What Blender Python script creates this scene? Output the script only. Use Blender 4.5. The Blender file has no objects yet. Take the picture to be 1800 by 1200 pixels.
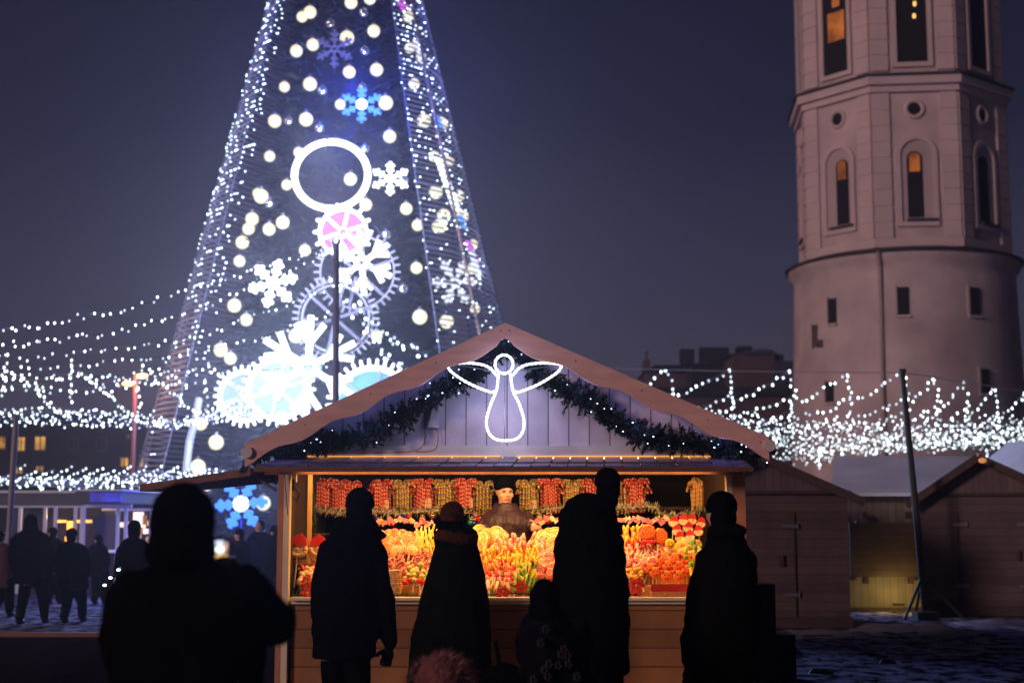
import bpy, math, random
from mathutils import Vector, Matrix, Quaternion
R = math.radians
PI = math.pi
rnd = random.Random(11)
scene = bpy.context.scene
col = scene.collection

# ------------------------------------------------------------------ camera
F = 2500.0                     # focal length in pixels of the 1800 px wide photograph
PITCH = math.atan((910 - 600) / F)
CZ = 1.6
cam_d = bpy.data.cameras.new("camera")
cam = bpy.data.objects.new("camera", cam_d)
col.objects.link(cam)
cam.location = (0, 0, CZ)
cam.rotation_euler = (PI / 2 + PITCH, 0, 0)
cam_d.sensor_width = 36
cam_d.lens = 50
cam_d.clip_start = 0.1
cam_d.clip_end = 1000
cam_d.dof.use_dof = True
cam_d.dof.focus_distance = 11.5
cam_d.dof.aperture_fstop = 1.8
scene.camera = cam

# ------------------------------------------------------------------ sky, exposure
scene.view_settings.view_transform = 'Standard'
scene.view_settings.look = 'None'
scene.view_settings.exposure = 0
scene.view_settings.gamma = 1
scene.cycles.sample_clamp_indirect = 3
scene.cycles.sample_clamp_direct = 0
scene.cycles.max_bounces = 6
scene.cycles.volume_bounces = 0
scene.cycles.use_denoising = True
scene.cycles.caustics_reflective = False
scene.cycles.caustics_refractive = False
world = bpy.data.worlds.new("World")
scene.world = world
world.use_nodes = True
wt = world.node_tree
wt.nodes.clear()
wo = wt.nodes.new('ShaderNodeOutputWorld')
wb = wt.nodes.new('ShaderNodeBackground')
wc = wt.nodes.new('ShaderNodeTexCoord')
ws = wt.nodes.new('ShaderNodeSeparateXYZ')
wr = wt.nodes.new('ShaderNodeValToRGB')
wn = wt.nodes.new('ShaderNodeTexNoise')
wn.inputs['Scale'].default_value = 3.0
wn.inputs['Detail'].default_value = 4
wm = wt.nodes.new('ShaderNodeMath'); wm.operation = 'MULTIPLY_ADD'
wm.inputs[1].default_value = 0.10; 
wt.links.new(wc.outputs['Generated'], ws.inputs[0])
wt.links.new(wc.outputs['Generated'], wn.inputs['Vector'])
wt.links.new(wn.outputs['Fac'], wm.inputs[0])
wt.links.new(ws.outputs['Z'], wm.inputs[2])
wt.links.new(wm.outputs[0], wr.inputs[0])
e = wr.color_ramp.elements
e[0].position = 0.0; e[0].color = (0.010, 0.009, 0.015, 1)
e[1].position = 1.0; e[1].color = (0.003, 0.004, 0.010, 1)
for p_, c_ in ((0.045, (0.030, 0.024, 0.038, 1)), (0.10, (0.076, 0.062, 0.092, 1)), (0.20, (0.046, 0.041, 0.076, 1)),
               (0.32, (0.018, 0.018, 0.042, 1)), (0.5, (0.005, 0.006, 0.017, 1))):
    n_ = e.new(p_); n_.color = c_
wt.links.new(wr.outputs[0], wb.inputs[0])
wb.inputs[1].default_value = 0.9
wt.links.new(wb.outputs[0], wo.inputs[0])
sd = bpy.data.lights.new("sun", 'SUN')
sd.energy = 1.2; sd.angle = R(10); sd.color = (1.0, 0.64, 0.60)
sun = bpy.data.objects.new("sun", sd)
col.objects.link(sun)
sun.rotation_euler = Vector((0.74, 0.68, -0.24)).to_track_quat('-Z', 'Y').to_euler()


def P(px, py, Y):
    """point of the place seen at pixel (px, py) of the 1800x1200 photograph, at distance Y"""
    x = (px - 900) / F; v = (600 - py) / F
    d = Vector((x, math.cos(PITCH) - v * math.sin(PITCH), math.sin(PITCH) + v * math.cos(PITCH)))
    return Vector((0, 0, CZ)) + d * (Y / d.y)


# ------------------------------------------------------------------ materials
MATS = {}


def mat(name, c, rough=0.7, var=0.15, scale=6.0, bump=0.0, bscale=40, metal=0.0, emis=0.0, ec=None, alpha=None, sample=False, sheen=0.0,
        trans=0.0, stretch=None):
    if name in MATS: return MATS[name]
    m = bpy.data.materials.new(name); m.use_nodes = True
    nt = m.node_tree; b = nt.nodes['Principled BSDF']
    b.inputs['Roughness'].default_value = rough
    b.inputs['Metallic'].default_value = metal
    if trans: b.inputs['Transmission Weight'].default_value = trans
    if sheen: b.inputs['Sheen Weight'].default_value = sheen
    tc = nt.nodes.new('ShaderNodeTexCoord')
    src = tc.outputs['Object']
    if stretch:
        mp = nt.nodes.new('ShaderNodeMapping'); mp.inputs['Scale'].default_value = stretch
        nt.links.new(src, mp.inputs[0]); src = mp.outputs[0]
    nz = nt.nodes.new('ShaderNodeTexNoise'); nz.inputs['Scale'].default_value = scale; nz.inputs['Detail'].default_value = 5
    nt.links.new(src, nz.inputs['Vector'])
    rp = nt.nodes.new('ShaderNodeValToRGB')
    rp.color_ramp.elements[0].position = 0.3; rp.color_ramp.elements[1].position = 0.7
    rp.color_ramp.elements[0].color = tuple(x * (1 - var) for x in c) + (1,)
    rp.color_ramp.elements[1].color = tuple(min(1, x * (1 + var)) for x in c) + (1,)
    nt.links.new(nz.outputs['Fac'], rp.inputs[0])
    nt.links.new(rp.outputs[0], b.inputs['Base Color'])
    if bump:
        n2 = nt.nodes.new('ShaderNodeTexNoise'); n2.inputs['Scale'].default_value = bscale; n2.inputs['Detail'].default_value = 6
        nt.links.new(src, n2.inputs['Vector'])
        bp = nt.nodes.new('ShaderNodeBump'); bp.inputs['Strength'].default_value = bump; bp.inputs['Distance'].default_value = 0.02
        nt.links.new(n2.outputs['Fac'], bp.inputs['Height']); nt.links.new(bp.outputs[0], b.inputs['Normal'])
    if emis:
        b.inputs['Emission Color'].default_value = tuple(ec or c) + (1,)
        b.inputs['Emission Strength'].default_value = emis
        m.cycles.emission_sampling = 'FRONT' if sample else 'NONE'
        if name in ('lamp_lit_belfry', 'lit_window', 'warm_goods', 'kiosk_lamp', 'blue_panel'):
            r4 = nt.nodes.new('ShaderNodeMapRange'); r4.inputs[1].default_value = .42; r4.inputs[2].default_value = .62; r4.inputs[3].default_value = emis * .12; r4.inputs[4].default_value = emis * 1.25
            n4 = nt.nodes.new('ShaderNodeTexNoise'); n4.inputs['Scale'].default_value = 1.1 if name != 'warm_goods' else 6; n4.inputs['Detail'].default_value = 6
            nt.links.new(src, n4.inputs['Vector']); nt.links.new(n4.outputs['Fac'], r4.inputs[0]); nt.links.new(r4.outputs[0], b.inputs['Emission Strength'])
    MATS[name] = m
    return m


def planks_mat(name, c, axis='X', width=0.12, rough=0.6, groove=0.35, var=0.2):
    """painted boards: grooves every `width` metres along the axis"""
    m = mat(name, c, rough=rough, var=var, scale=3.0, bump=0.15, bscale=30)
    nt = m.node_tree; b = nt.nodes['Principled BSDF']
    tc = nt.nodes.new('ShaderNodeTexCoord'); sp = nt.nodes.new('ShaderNodeSeparateXYZ')
    nt.links.new(tc.outputs['Object'], sp.inputs[0])
    dv = nt.nodes.new('ShaderNodeMath'); dv.operation = 'DIVIDE'; dv.inputs[1].default_value = width
    nt.links.new(sp.outputs[axis], dv.inputs[0])
    fr = nt.nodes.new('ShaderNodeMath'); fr.operation = 'FRACT'; nt.links.new(dv.outputs[0], fr.inputs[0])
    fl = nt.nodes.new('ShaderNodeMath'); fl.operation = 'FLOOR'; nt.links.new(dv.outputs[0], fl.inputs[0])
    wn_ = nt.nodes.new('ShaderNodeTexWhiteNoise'); wn_.noise_dimensions = '1D'; nt.links.new(fl.outputs[0], wn_.inputs['W'])
    lt = nt.nodes.new('ShaderNodeMath'); lt.operation = 'LESS_THAN'; lt.inputs[1].default_value = 0.07
    nt.links.new(fr.outputs[0], lt.inputs[0])
    old = b.inputs['Base Color'].links[0].from_socket
    hs = nt.nodes.new('ShaderNodeHueSaturation')
    ma = nt.nodes.new('ShaderNodeMath'); ma.operation = 'MULTIPLY_ADD'; ma.inputs[1].default_value = 0.3; ma.inputs[2].default_value = 0.85
    nt.links.new(wn_.outputs['Value'], ma.inputs[0]); nt.links.new(ma.outputs[0], hs.inputs['Value']); nt.links.new(old, hs.inputs['Color'])
    mx = nt.nodes.new('ShaderNodeMix'); mx.data_type = 'RGBA'
    mx.inputs[7].default_value = tuple(x * groove for x in c) + (1,)
    nt.links.new(lt.outputs[0], mx.inputs[0]); nt.links.new(hs.outputs[0], mx.inputs[6])
    nt.links.new(mx.outputs[2], b.inputs['Base Color'])
    return m


# ------------------------------------------------------------------ mesh builder
class MB:
    def __init__(s): s.v = []; s.f = []; s.m = []; s.mi = 0

    def add(s, vs, fs, mi=None):
        o = len(s.v); s.v.extend([tuple(v) for v in vs])
        k = s.mi if mi is None else mi
        for f in fs: s.f.append(tuple(i + o for i in f)); s.m.append(k)
        return s

    def box(s, c, size, rot=None, mi=None):
        c = Vector(c); hx, hy, hz = [q / 2 for q in size]
        vs = [Vector((x, y, z)) for x in (-hx, hx) for y in (-hy, hy) for z in (-hz, hz)]
        if rot is not None: vs = [rot @ v for v in vs]
        return s.add([v + c for v in vs], [(0, 1, 3, 2), (4, 6, 7, 5), (0, 4, 5, 1), (2, 3, 7, 6), (0, 2, 6, 4), (1, 5, 7, 3)], mi)

    def bar(s, a, b, w, h=None, mi=None, up=(0, 0, 1)):
        a = Vector(a); b = Vector(b); d = (b - a); L = d.length
        if L < 1e-6: return s
        d.normalize(); u = Vector(up)
        if abs(d.dot(u)) > 0.98: u = Vector((0, 1, 0))
        sx = d.cross(u).normalized(); sz = sx.cross(d).normalized()
        rot = Matrix((sx, d, sz)).transposed()
        return s.box((a + b) / 2, (w, L, h or w), rot, mi)

    def tube(s, pts, r, n=8, mi=None, cap=True, close=False, stripe=None):
        pts = [Vector(p) for p in pts]
        k = len(pts); rr = r if isinstance(r, (list, tuple)) else [r] * k
        o = len(s.v); prev = None
        for i, p in enumerate(pts):
            if close: d = pts[(i + 1) % k] - pts[i - 1]
            else: d = (pts[min(i + 1, k - 1)] - pts[max(i - 1, 0)])
            if d.length < 1e-9: d = Vector((0, 0, 1))
            d.normalize()
            if prev is None:
                u = Vector((0, 0, 1)) if abs(d.z) < 0.9 else Vector((1, 0, 0))
                u = (u - d * u.dot(d)).normalized()
            else:
                u = prev - d * prev.dot(d)
                u = u.normalized() if u.length > 1e-6 else Vector((1, 0, 0))
            prev = u; w = d.cross(u)
            for j in range(n):
                a = 2 * PI * j / n
                s.v.append(tuple(p + (u * math.cos(a) + w * math.sin(a)) * rr[i]))
        kk = s.mi if mi is None else mi
        for i in range(k if close else k - 1):
            for j in range(n):
                a = o + i * n + j; b = o + i * n + (j + 1) % n
                i2 = (i + 1) % k
                c = o + i2 * n + (j + 1) % n; d_ = o + i2 * n + j
                s.f.append((a, b, c, d_)); s.m.append(stripe(i, j) if stripe else kk)
        if cap and not close:
            s.f.append(tuple(o + j for j in range(n - 1, -1, -1))); s.m.append(kk)
            s.f.append(tuple(o + (k - 1) * n + j for j in range(n))); s.m.append(kk)
        return s

    def chain(s, pts, n=12, mi=None):
        """tapered limb through (point, radius) with round ends"""
        P0 = [Vector(p) for p, r in pts]; R0 = [r for p, r in pts]
        a = []; rr = []
        d = (P0[0] - P0[1]).normalized()
        for t in (0.98, 0.75, 0.4): a.append(P0[0] + d * R0[0] * t); rr.append(R0[0] * math.sqrt(1 - t * t))
        for p, r in zip(P0, R0): a.append(p); rr.append(r)
        d = (P0[-1] - P0[-2]).normalized()
        for t in (0.4, 0.75, 0.98): a.append(P0[-1] + d * R0[-1] * t); rr.append(R0[-1] * math.sqrt(1 - t * t))
        return s.tube(a, rr, n, mi)

    def ell(s, c, r, yaw=0.0, seg=16, rings=10, mi=None, rot=None):
        c = Vector(c); M = rot if rot is not None else Matrix.Rotation(yaw, 3, 'Z')
        vs = [c + M @ Vector((0, 0, r[2]))]
        for i in range(1, rings):
            t = PI * i / rings
            for j in range(seg):
                a = 2 * PI * j / seg
                vs.append(c + M @ Vector((r[0] * math.sin(t) * math.cos(a), r[1] * math.sin(t) * math.sin(a), r[2] * math.cos(t))))
        vs.append(c + M @ Vector((0, 0, -r[2])))
        fs = []
        for j in range(seg): fs.append((0, 1 + j, 1 + (j + 1) % seg))
        for i in range(rings - 2):
            for j in range(seg):
                a = 1 + i * seg + j; b = 1 + i * seg + (j + 1) % seg
                fs.append((a, a + seg, b + seg, b))
        L = len(vs) - 1; o = 1 + (rings - 2) * seg
        for j in range(seg): fs.append((L, o + (j + 1) % seg, o + j))
        return s.add(vs, fs, mi)

    def loft(s, rings, seg=20, mi=None, power=1.0):
        """rings = (x, y, z, rx, ry)"""
        vs = []; fs = []
        for (x, y, z, rx, ry) in rings:
            for j in range(seg):
                a = 2 * PI * j / seg
                vs.append((x + rx * math.cos(a), y + ry * math.sin(a), z))
        for i in range(len(rings) - 1):
            for j in range(seg):
                a = i * seg + j; b = i * seg + (j + 1) % seg
                fs.append((a, b, b + seg, a + seg))
        fs.append(tuple(range(seg - 1, -1, -1))); fs.append(tuple((len(rings) - 1) * seg + j for j in range(seg)))
        return s.add(vs, fs, mi)

    def prism(s, poly, y0, y1, mi=None):
        """polygon in (x, z) extruded along y"""
        n = len(poly)
        vs = [(x, y0, z) for x, z in poly] + [(x, y1, z) for x, z in poly]
        fs = [tuple(range(n)), tuple(range(2 * n - 1, n - 1, -1))] + [(i, i + n, (i + 1) % n + n, (i + 1) % n) for i in range(n)]
        return s.add(vs, fs, mi)

    def build(s, name, mats, parent=None, smooth=False, loc=None):
        if not isinstance(mats, (list, tuple)): mats = [mats]
        me = bpy.data.meshes.new(name)
        vs = s.v
        if loc is not None:
            L = Vector(loc); vs = [tuple(Vector(v) - L) for v in s.v]
        me.from_pydata(vs, [], s.f)
        for m in mats: me.materials.append(m)
        me.polygons.foreach_set('material_index', s.m)
        if smooth: me.polygons.foreach_set('use_smooth', [True] * len(s.f))
        me.update()
        o = bpy.data.objects.new(name, me); col.objects.link(o)
        if loc is not None: o.location = loc
        if parent is not None:
            o.parent = parent
        return o


def tag(o, label=None, cat=None, group=None, kind=None):
    if label: o['label'] = label
    if cat: o['category'] = cat
    if group: o['group'] = group
    if kind: o['kind'] = kind
    return o


def empty(name, loc, label=None, cat=None, group=None, rz=0.0):
    o = bpy.data.objects.new(name, None); col.objects.link(o)
    o.location = loc; o.rotation_euler = (0, 0, rz); o.empty_display_size = 0.1
    return tag(o, label, cat, group)


def copy_tree(o, parent=None):
    c = o.copy(); col.objects.link(c); c.parent = parent
    for ch in list(o.children): copy_tree(ch, c)
    return c


def dup(o, loc, label=None, rot=None, scale=None):
    c = copy_tree(o); c.location = loc
    if rot is not None: c.rotation_euler = rot
    if scale is not None: c.scale = (scale,) * 3
    if label: c['label'] = label
    return c


def lamp(name, loc, energy, color, radius=0.3, parent=None, kind='POINT', size=None, rot=None, spread=None):
    d = bpy.data.lights.new(name, kind); d.energy = energy; d.color = color
    if kind == 'POINT': d.shadow_soft_size = radius
    if kind == 'AREA':
        d.shape = 'RECTANGLE'; d.size, d.size_y = size
        if spread: d.spread = spread
    o = bpy.data.objects.new(name, d); col.objects.link(o); o.location = loc
    if rot is not None: o.rotation_euler = rot
    if parent is not None: o.parent = parent
    return o


# palette ---------------------------------------------------------------
M_white = mat('painted_white_wood', (0.62, 0.58, 0.55), 0.55, 0.12, 4, 0.1)
M_gable = planks_mat('gable_boards', (0.60, 0.54, 0.64), 'X', 0.165)
M_front = planks_mat('front_boards', (0.30, 0.13, 0.045), 'Z', 0.145)
M_fascia = mat('fascia_paint', (0.74, 0.45, 0.40), 0.6, 0.14, 3, 0.25, 40, stretch=(1, 1, 5))
M_brown = mat('brown_wood', (0.16, 0.07, 0.045), 0.6, 0.2, 6, 0.15)
M_dark = mat('dark_wood', (0.05, 0.03, 0.03), 0.7, 0.2, 6, 0.1)
M_cream = mat('cream_trim', (0.75, 0.66, 0.5), 0.5, 0.05, 5)
M_slate = mat('wet_shingles', (0.16, 0.13, 0.2), 0.22, 0.3, 5, 0.2, 30)
M_black = mat('black_cloth', (0.0035, 0.0035, 0.0045), 0.95, 0.3, 20, 0.3, 60)
M_black2 = mat('black_nylon', (0.004, 0.0045, 0.004), 0.5, 0.3, 12, 0.4, 30)
for m_ in (M_black, M_black2): m_.node_tree.nodes['Principled BSDF'].inputs['Specular IOR Level'].default_value = .0 if m_ == M_black else .12
M_skin = mat('skin', (0.62, 0.38, 0.28), 0.5, 0.06, 10)
M_steel = mat('grey_steel', (0.16, 0.16, 0.18), 0.45, 0.1, 8, metal=0.5)
M_cable = mat('pale_cable', (0.35, 0.36, 0.4), 0.5, 0.1, 8)
M_needle = mat('fir_needles', (0.007, 0.015, 0.015), 0.6, 0.6, 14)
M_bulb = [mat('bulb_bright', (1, 1, 1), emis=6, ec=(0.80, 0.95, 1.0)), mat('bulb_mid', (1, 1, 1), emis=2.6, ec=(0.72, 0.93, 1.0)),
          mat('bulb_dim', (1, 1, 1), emis=1.1, ec=(0.7, 0.9, 1.0))]

exec_order = []
# ------------------------------------------------------------------ ground
def snow_mat(name, snow=(0.34, 0.36, 0.52), dirt=(0.02, 0.02, 0.026), lo=0.42, hi=0.58, sc=3.2):
    m = mat(name, snow, rough=0.85, var=0.2, scale=0.5, bump=0.6, bscale=6)
    m.node_tree.nodes['Principled BSDF'].inputs['Specular IOR Level'].default_value = 0.0
    nt = m.node_tree; b = nt.nodes['Principled BSDF']
    tc = nt.nodes.new('ShaderNodeTexCoord'); nz = nt.nodes.new('ShaderNodeTexNoise')
    nz.inputs['Scale'].default_value = sc; nz.inputs['Detail'].default_value = 9; nz.inputs['Roughness'].default_value = 0.65
    mp = nt.nodes.new('ShaderNodeMapping'); mp.inputs['Scale'].default_value = (1.5, .9, 1)
    nt.links.new(tc.outputs['Object'], mp.inputs[0]); nt.links.new(mp.outputs[0], nz.inputs['Vector'])
    rp = nt.nodes.new('ShaderNodeValToRGB')
    rp.color_ramp.elements[0].position = lo; rp.color_ramp.elements[0].color = tuple(dirt) + (1,)
    rp.color_ramp.elements[1].position = hi; rp.color_ramp.elements[1].color = tuple(snow) + (1,)
    nt.links.new(nz.outputs['Fac'], rp.inputs[0]); nt.links.new(rp.outputs[0], b.inputs['Base Color'])
    return m


def grid(mb, x0, x1, y0, y1, nx, ny, zf):
    vs = []
    for j in range(ny + 1):
        for i in range(nx + 1):
            x = x0 + (x1 - x0) * i / nx; y = y0 + (y1 - y0) * j / ny
            vs.append((x, y, zf(x, y)))
    fs = [(j * (nx + 1) + i, j * (nx + 1) + i + 1, (j + 1) * (nx + 1) + i + 1, (j + 1) * (nx + 1) + i) for j in range(ny) for i in range(nx)]
    mb.add(vs, fs)


g = MB(); grid(g, -400, 400, -40, 700, 8, 8, lambda x, y: 0)
tag(g.build('ground', snow_mat('trodden_snow')), kind='structure')
g = MB(); g.add([(-30, -10, 0.004), (-0.6, -10, 0.004), (-1.2, 19.6, 0.004), (-30, 19.6, 0.004)], [(0, 1, 2, 3)])
tag(g.build('pavement', snow_mat('wet_pavement', (0.022, 0.008, 0.004), (0.008, 0.003, 0.0015), 0.35, 0.7, 2.0)), kind='structure')
g = MB(); g.box((-16, 19.68, 0.03), (29.5, 0.14, 0.06))
tag(g.build('kerb', mat('kerb_lit_tone', (0.2, 0.08, 0.03), 0.6, 0.2, 3)), kind='structure')  # orange in the colour stands in for light along the kerb
# ridges of shovelled snow in front of the closed huts
from mathutils import noise as mnoise
def ridge(mb, px0, px1, D, h, w, seed):
    a = P(px0, 1090, D); b = P(px1, 1090, D)
    n = 60
    grid(mb, a.x, b.x, D - w, D + w, n, 10, lambda x, y: h * max(0, 1 - ((y - D) / w) ** 2) * max(0, math.sin(PI * (x - a.x) / (b.x - a.x))) ** .5
         * (0.35 + 0.9 * abs(mnoise.noise(Vector((x * 1.7 + seed, y * 2, seed))))) - 0.01)
g = MB()
ridge(g, 1490, 1680, 21.0, 0.16, 0.5, 1); ridge(g, 1610, 1820, 20.2, 0.10, 0.4, 5); ridge(g, 1360, 1500, 20.4, .07, .4, 9); ridge(g, 1680, 1850, 22.0, .16, .5, 12)
tag(g.build('snow_ridge', mat('heaped_snow', (0.22, 0.22, 0.30), 0.8, 0.15, 3, 0.7, 9), smooth=True), kind='structure')
# ------------------------------------------------------------------ bell tower
def tower():
    D = 82.0
    c = P(1594, 700, D); cx = c.x
    root = empty('bell_tower', (cx, D, 0), 'old white plastered bell tower, round below and eight sided above', 'tower', rz=-math.atan2(cx, D))
    loc = Vector((cx, D, 0))
    Z = lambda py: P(1594, py, D - 6).z       # features lie on the near face
    mw = mat('old_plaster', (0.55, 0.44, 0.42), 0.85, 0.22, 0.45, 0.15, 3)
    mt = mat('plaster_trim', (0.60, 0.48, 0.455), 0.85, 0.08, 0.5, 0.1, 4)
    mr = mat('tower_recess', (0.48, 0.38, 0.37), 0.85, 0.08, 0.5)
    ms = mat('slate_capping', (0.04, 0.032, 0.035), 0.7, 0.1, 3)
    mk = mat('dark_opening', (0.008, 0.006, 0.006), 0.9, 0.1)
    mo = mat('lamp_lit_belfry', (0.4, 0.15, 0.03), 0.8, 0.5, 1.2, emis=0.24, ec=(1.0, 0.26, 0.03))
    k = (D - 6) / F
    rb = 198 * k * 1.04            # round base
    zc = Z(438)
    b = MB()
    prof = [(0, rb + 0.5), (3, rb + 0.38), (Z(690), rb + 0.22), (Z(560), rb + 0.06), (Z(480), rb), (zc - 0.7, rb), (zc - 0.5, rb + 0.25), (zc - 0.15, rb + 0.32)]
    n = 64; vs = []; fs = []
    for z, r in prof:
        for j in range(n):
            a = 2 * PI * j / n; vs.append((r * math.cos(a), r * math.sin(a), z))
    for i in range(len(prof) - 1):
        for j in range(n):
            a = i * n + j; q = i * n + (j + 1) % n
            fs.append((a, q, q + n, a + n))
    b.add(vs, fs); b.build('round_base', mw, root, True)
    cp = MB(); cp.loft([(0, 0, zc - 0.15, rb + .45, rb + .45), (0, 0, zc - .05, rb + .5, rb + .5), (0, 0, zc + 0.2, rb - .2, rb - .2)], 64)
    cp.build('capping', ms, root)

    def octa(Rr, z0, z1, mb, off=0.0, mi=None):
        vs = []; az = [R(-13 + 45 * i) for i in range(8)]
        for z in (z0, z1):
            for a in az: vs.append((Rr * math.sin(a), -Rr * math.cos(a), z))
        mb.add(vs, [(i, (i + 1) % 8, (i + 1) % 8 + 8, i + 8) for i in range(8)] + [tuple(range(7, -1, -1)), tuple(range(8, 16))], mi)
    R1 = 193 * k * 1.03; ap = R1 * math.cos(PI / 8)
    z1a, z1b = zc + 0.2, Z(127)
    R2 = R1 * 0.985; z2b = Z(-330)
    w = MB(); octa(R1, z1a, z1b, w); w.build('octagon_wall', mw, root)
    w = MB(); octa(R2, z1b, z2b, w); w.build('belfry_wall', mw, root)
    cs = MB(); octa(R1 + 0.25, z1b - 1.0, z1b - 0.6, cs); octa(R1 + 0.5, z1b - 0.62, z1b - 0.15, cs)
    cs.build('cornice', mt, root)
    cs = MB(); octa(R1 + 0.65, z1b - 0.15, z1b - 0.03, cs); cs.build('cornice_capping', ms, root)
    pl = MB(); octa(R1 + 0.15, z1a, z1a + 0.5, pl); pl.build('plinth', mt, root)
    cs = MB(); octa(R2 + 0.5, z2b - .6, z2b, cs); cs.build('upper_cornice', mt, root)

    def face_frame(i, Rr):
        """origin and axes of the face between corners i and i+1; faces -1, 0 look at the camera"""
        am = R(-13 + 45 * i + 22.5)
        nrm = Vector((math.sin(am), -math.cos(am), 0)); tx = Vector((math.cos(am), math.sin(am), 0))
        return nrm * Rr * math.cos(PI / 8), tx, nrm

    def fbox(mb, i, Rr, u0, u1, z0, z1, d0, d1, mi=None):
        o, tx, nr = face_frame(i, Rr)
        vs = []
        for u in (u0, u1):
            for d in (d0, d1):
                for z in (z0, z1): vs.append(o + tx * u + nr * d + Vector((0, 0, z)))
        mb.add(vs, [(0, 1, 3, 2), (4, 6, 7, 5), (0, 4, 5, 1), (2, 3, 7, 6), (0, 2, 6, 4), (1, 5, 7, 3)], mi)

    def farch(mb, i, Rr, uc, hw, z0, z1, d0, d1, mi=None, seg=12, inner=None):
        """arched slab, or an arched frame when inner gives the hole's half width"""
        o, tx, nr = face_frame(i, Rr)
        def outline(h, zb, zt):
            pts = [(uc - h, zb), (uc + h, zb)]
            for q in range(seg + 1):
                a = PI * q / seg
                pts.append((uc + h * math.cos(a), zt - h + h * math.sin(a)))
            return pts
        po = outline(hw, z0, z1); n = len(po)
        at = lambda u, z, d: o + tx * u + nr * d + Vector((0, 0, z))
        if inner is None:
            vs = [at(u, z, d0) for u, z in po] + [at(u, z, d1) for u, z in po]
            mb.add(vs, [tuple(range(n, 2 * n))] + [(q, (q + 1) % n, (q + 1) % n + n, q + n) for q in range(n)], mi)
        else:
            pi_ = outline(inner, z0 + (hw - inner), z1 - (hw - inner))
            vs = [at(u, z, d0) for u, z in po] + [at(u, z, d1) for u, z in po] + [at(u, z, d1) for u, z in pi_] + [at(u, z, d0) for u, z in pi_]
            fs = []
            for q in range(n):
                r_ = (q + 1) % n
                fs += [(q, r_, r_ + n, q + n), (q + n, r_ + n, r_ + 2 * n, q + 2 * n), (q + 2 * n, r_ + 2 * n, r_ + 3 * n, q + 3 * n)]
            mb.add(vs, fs, mi)
    side = 2 * R1 * math.sin(PI / 8)
    for i in range(-3, 4):
        for Rr, za, zb in ((R1, z1a + .5, z1b - 1.0), (R2, z1b + .25, z2b - .6)):
            sd_ = 2 * Rr * math.sin(PI / 8)
            for u0, u1 in ((-sd_ / 2 + .02, -sd_ / 2 + 0.95), (sd_ / 2 - .95, sd_ / 2 - .02)):
                q = MB(); zz = za
                fbox(q, i, Rr, u0 + .03, u1 - .03, za, zb, -.05, .10)
                while zz < zb - 0.3:
                    h = min(0.86, zb - zz)
                    fbox(q, i, Rr, u0, u1, zz + 0.03, zz + h - 0.03, -0.05, 0.14)
                    zz += 0.9
                q.build('pilaster', mt, root)
    for i in (-2, -1, 0, 1):
        zb, zt = Z(395), Z(245)
        fr = MB(); farch(fr, i, R1, 0, 1.12, zb, zt + .35, -0.02, 0.16, inner=0.86)
        f_ = fr.build('niche_frame', mt, root)
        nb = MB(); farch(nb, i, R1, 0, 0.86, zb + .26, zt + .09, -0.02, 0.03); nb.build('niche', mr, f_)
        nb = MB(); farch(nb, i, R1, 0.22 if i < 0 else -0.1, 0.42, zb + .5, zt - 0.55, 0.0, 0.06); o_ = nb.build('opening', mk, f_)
        if i in (-1, 0):
            nb = MB(); farch(nb, i, R1, 0.22 if i < 0 else -0.1, 0.28, zt - 1.7, zt - 0.62, 0.0, 0.085); nb.build('glow_panel', mo, f_)
        nb = MB(); fbox(nb, i, R1, -.6, 1.0, zb + .27, zb + .4, 0, .3); nb.build('sill', ms, f_)
        # round light
        oc = MB(); o, tx, nr = face_frame(i, R1); zo = Z(188)
        ring = [o + tx * (0.46 * math.cos(2 * PI * q / 20)) + nr * 0.04 + Vector((0, 0, zo + 0.46 * math.sin(2 * PI * q / 20))) for q in range(20)]
        oc.tube(ring, 0.12, 8, close=True); oo = oc.build('oculus_frame', mt, root)
        oc = MB(); oc.add([o + tx * (0.36 * math.cos(2 * PI * q / 20)) + nr * 0.05 + Vector((0, 0, zo + 0.36 * math.sin(2 * PI * q / 20))) for q in range(20)], [tuple(range(20))])
        oc.build('oculus', mk, oo)
        # belfry opening
        zb2 = Z(104)
        fr = MB(); farch(fr, i, R2, 0, 1.1, zb2 - .3, zb2 + 7.5, -0.02, 0.18, inner=0.84); f2 = fr.build('belfry_frame', mt, root)
        nb = MB(); farch(nb, i, R2, 0, 0.84, zb2, zb2 + 7.3, 0.0, 0.05); nb.build('belfry_opening', mk, f2)
        if i == -1:
            nb = MB(); fbox(nb, i, R2, -.55, .6, zb2 + 1.9, zb2 + 3.6, 0, .07); fbox(nb, i, R2, -.2, .3, zb2 + 3.9, zb2 + 5, 0, .07); nb.build('glow_panel', mo, f2)
        if i == 0:
            nb = MB()
            for (u, z) in ((0.1, 2.5), (.15, 3.2), (.0, 3.8)): fbox(nb, i, R2, u, u + .16, zb2 + z, zb2 + z + .25, 0, .08)
            nb.build('lamp', mat('belfry_lamp', (1, .6, .2), emis=1.6, ec=(1, .55, .12)), f2)
    # small windows in the round base
    def bwin(px, y0, y1, hw, name='window'):
        a = math.asin(max(-1, min(1, (px - 1594) * k / rb)))
        o = Vector((math.sin(a), -math.cos(a), 0)); tx = Vector((math.cos(a), math.sin(a), 0))
        z0, z1 = Z(y1), Z(y0); rr = rb + 0.02 if z0 > Z(600) else rb + .2
        q = MB()
        for (h, da, db, zz0, zz1) in ((hw, 0.02, 0.1, z0, z1),):
            vs = []
            for u in (-h, h):
                for d in (da, db):
                    for z in (zz0, zz1): vs.append(o * (rr + d) + tx * u + Vector((0, 0, z)))
            q.add(vs, [(0, 1, 3, 2), (4, 6, 7, 5), (0, 4, 5, 1), (2, 3, 7, 6), (0, 2, 6, 4), (1, 5, 7, 3)])
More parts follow.
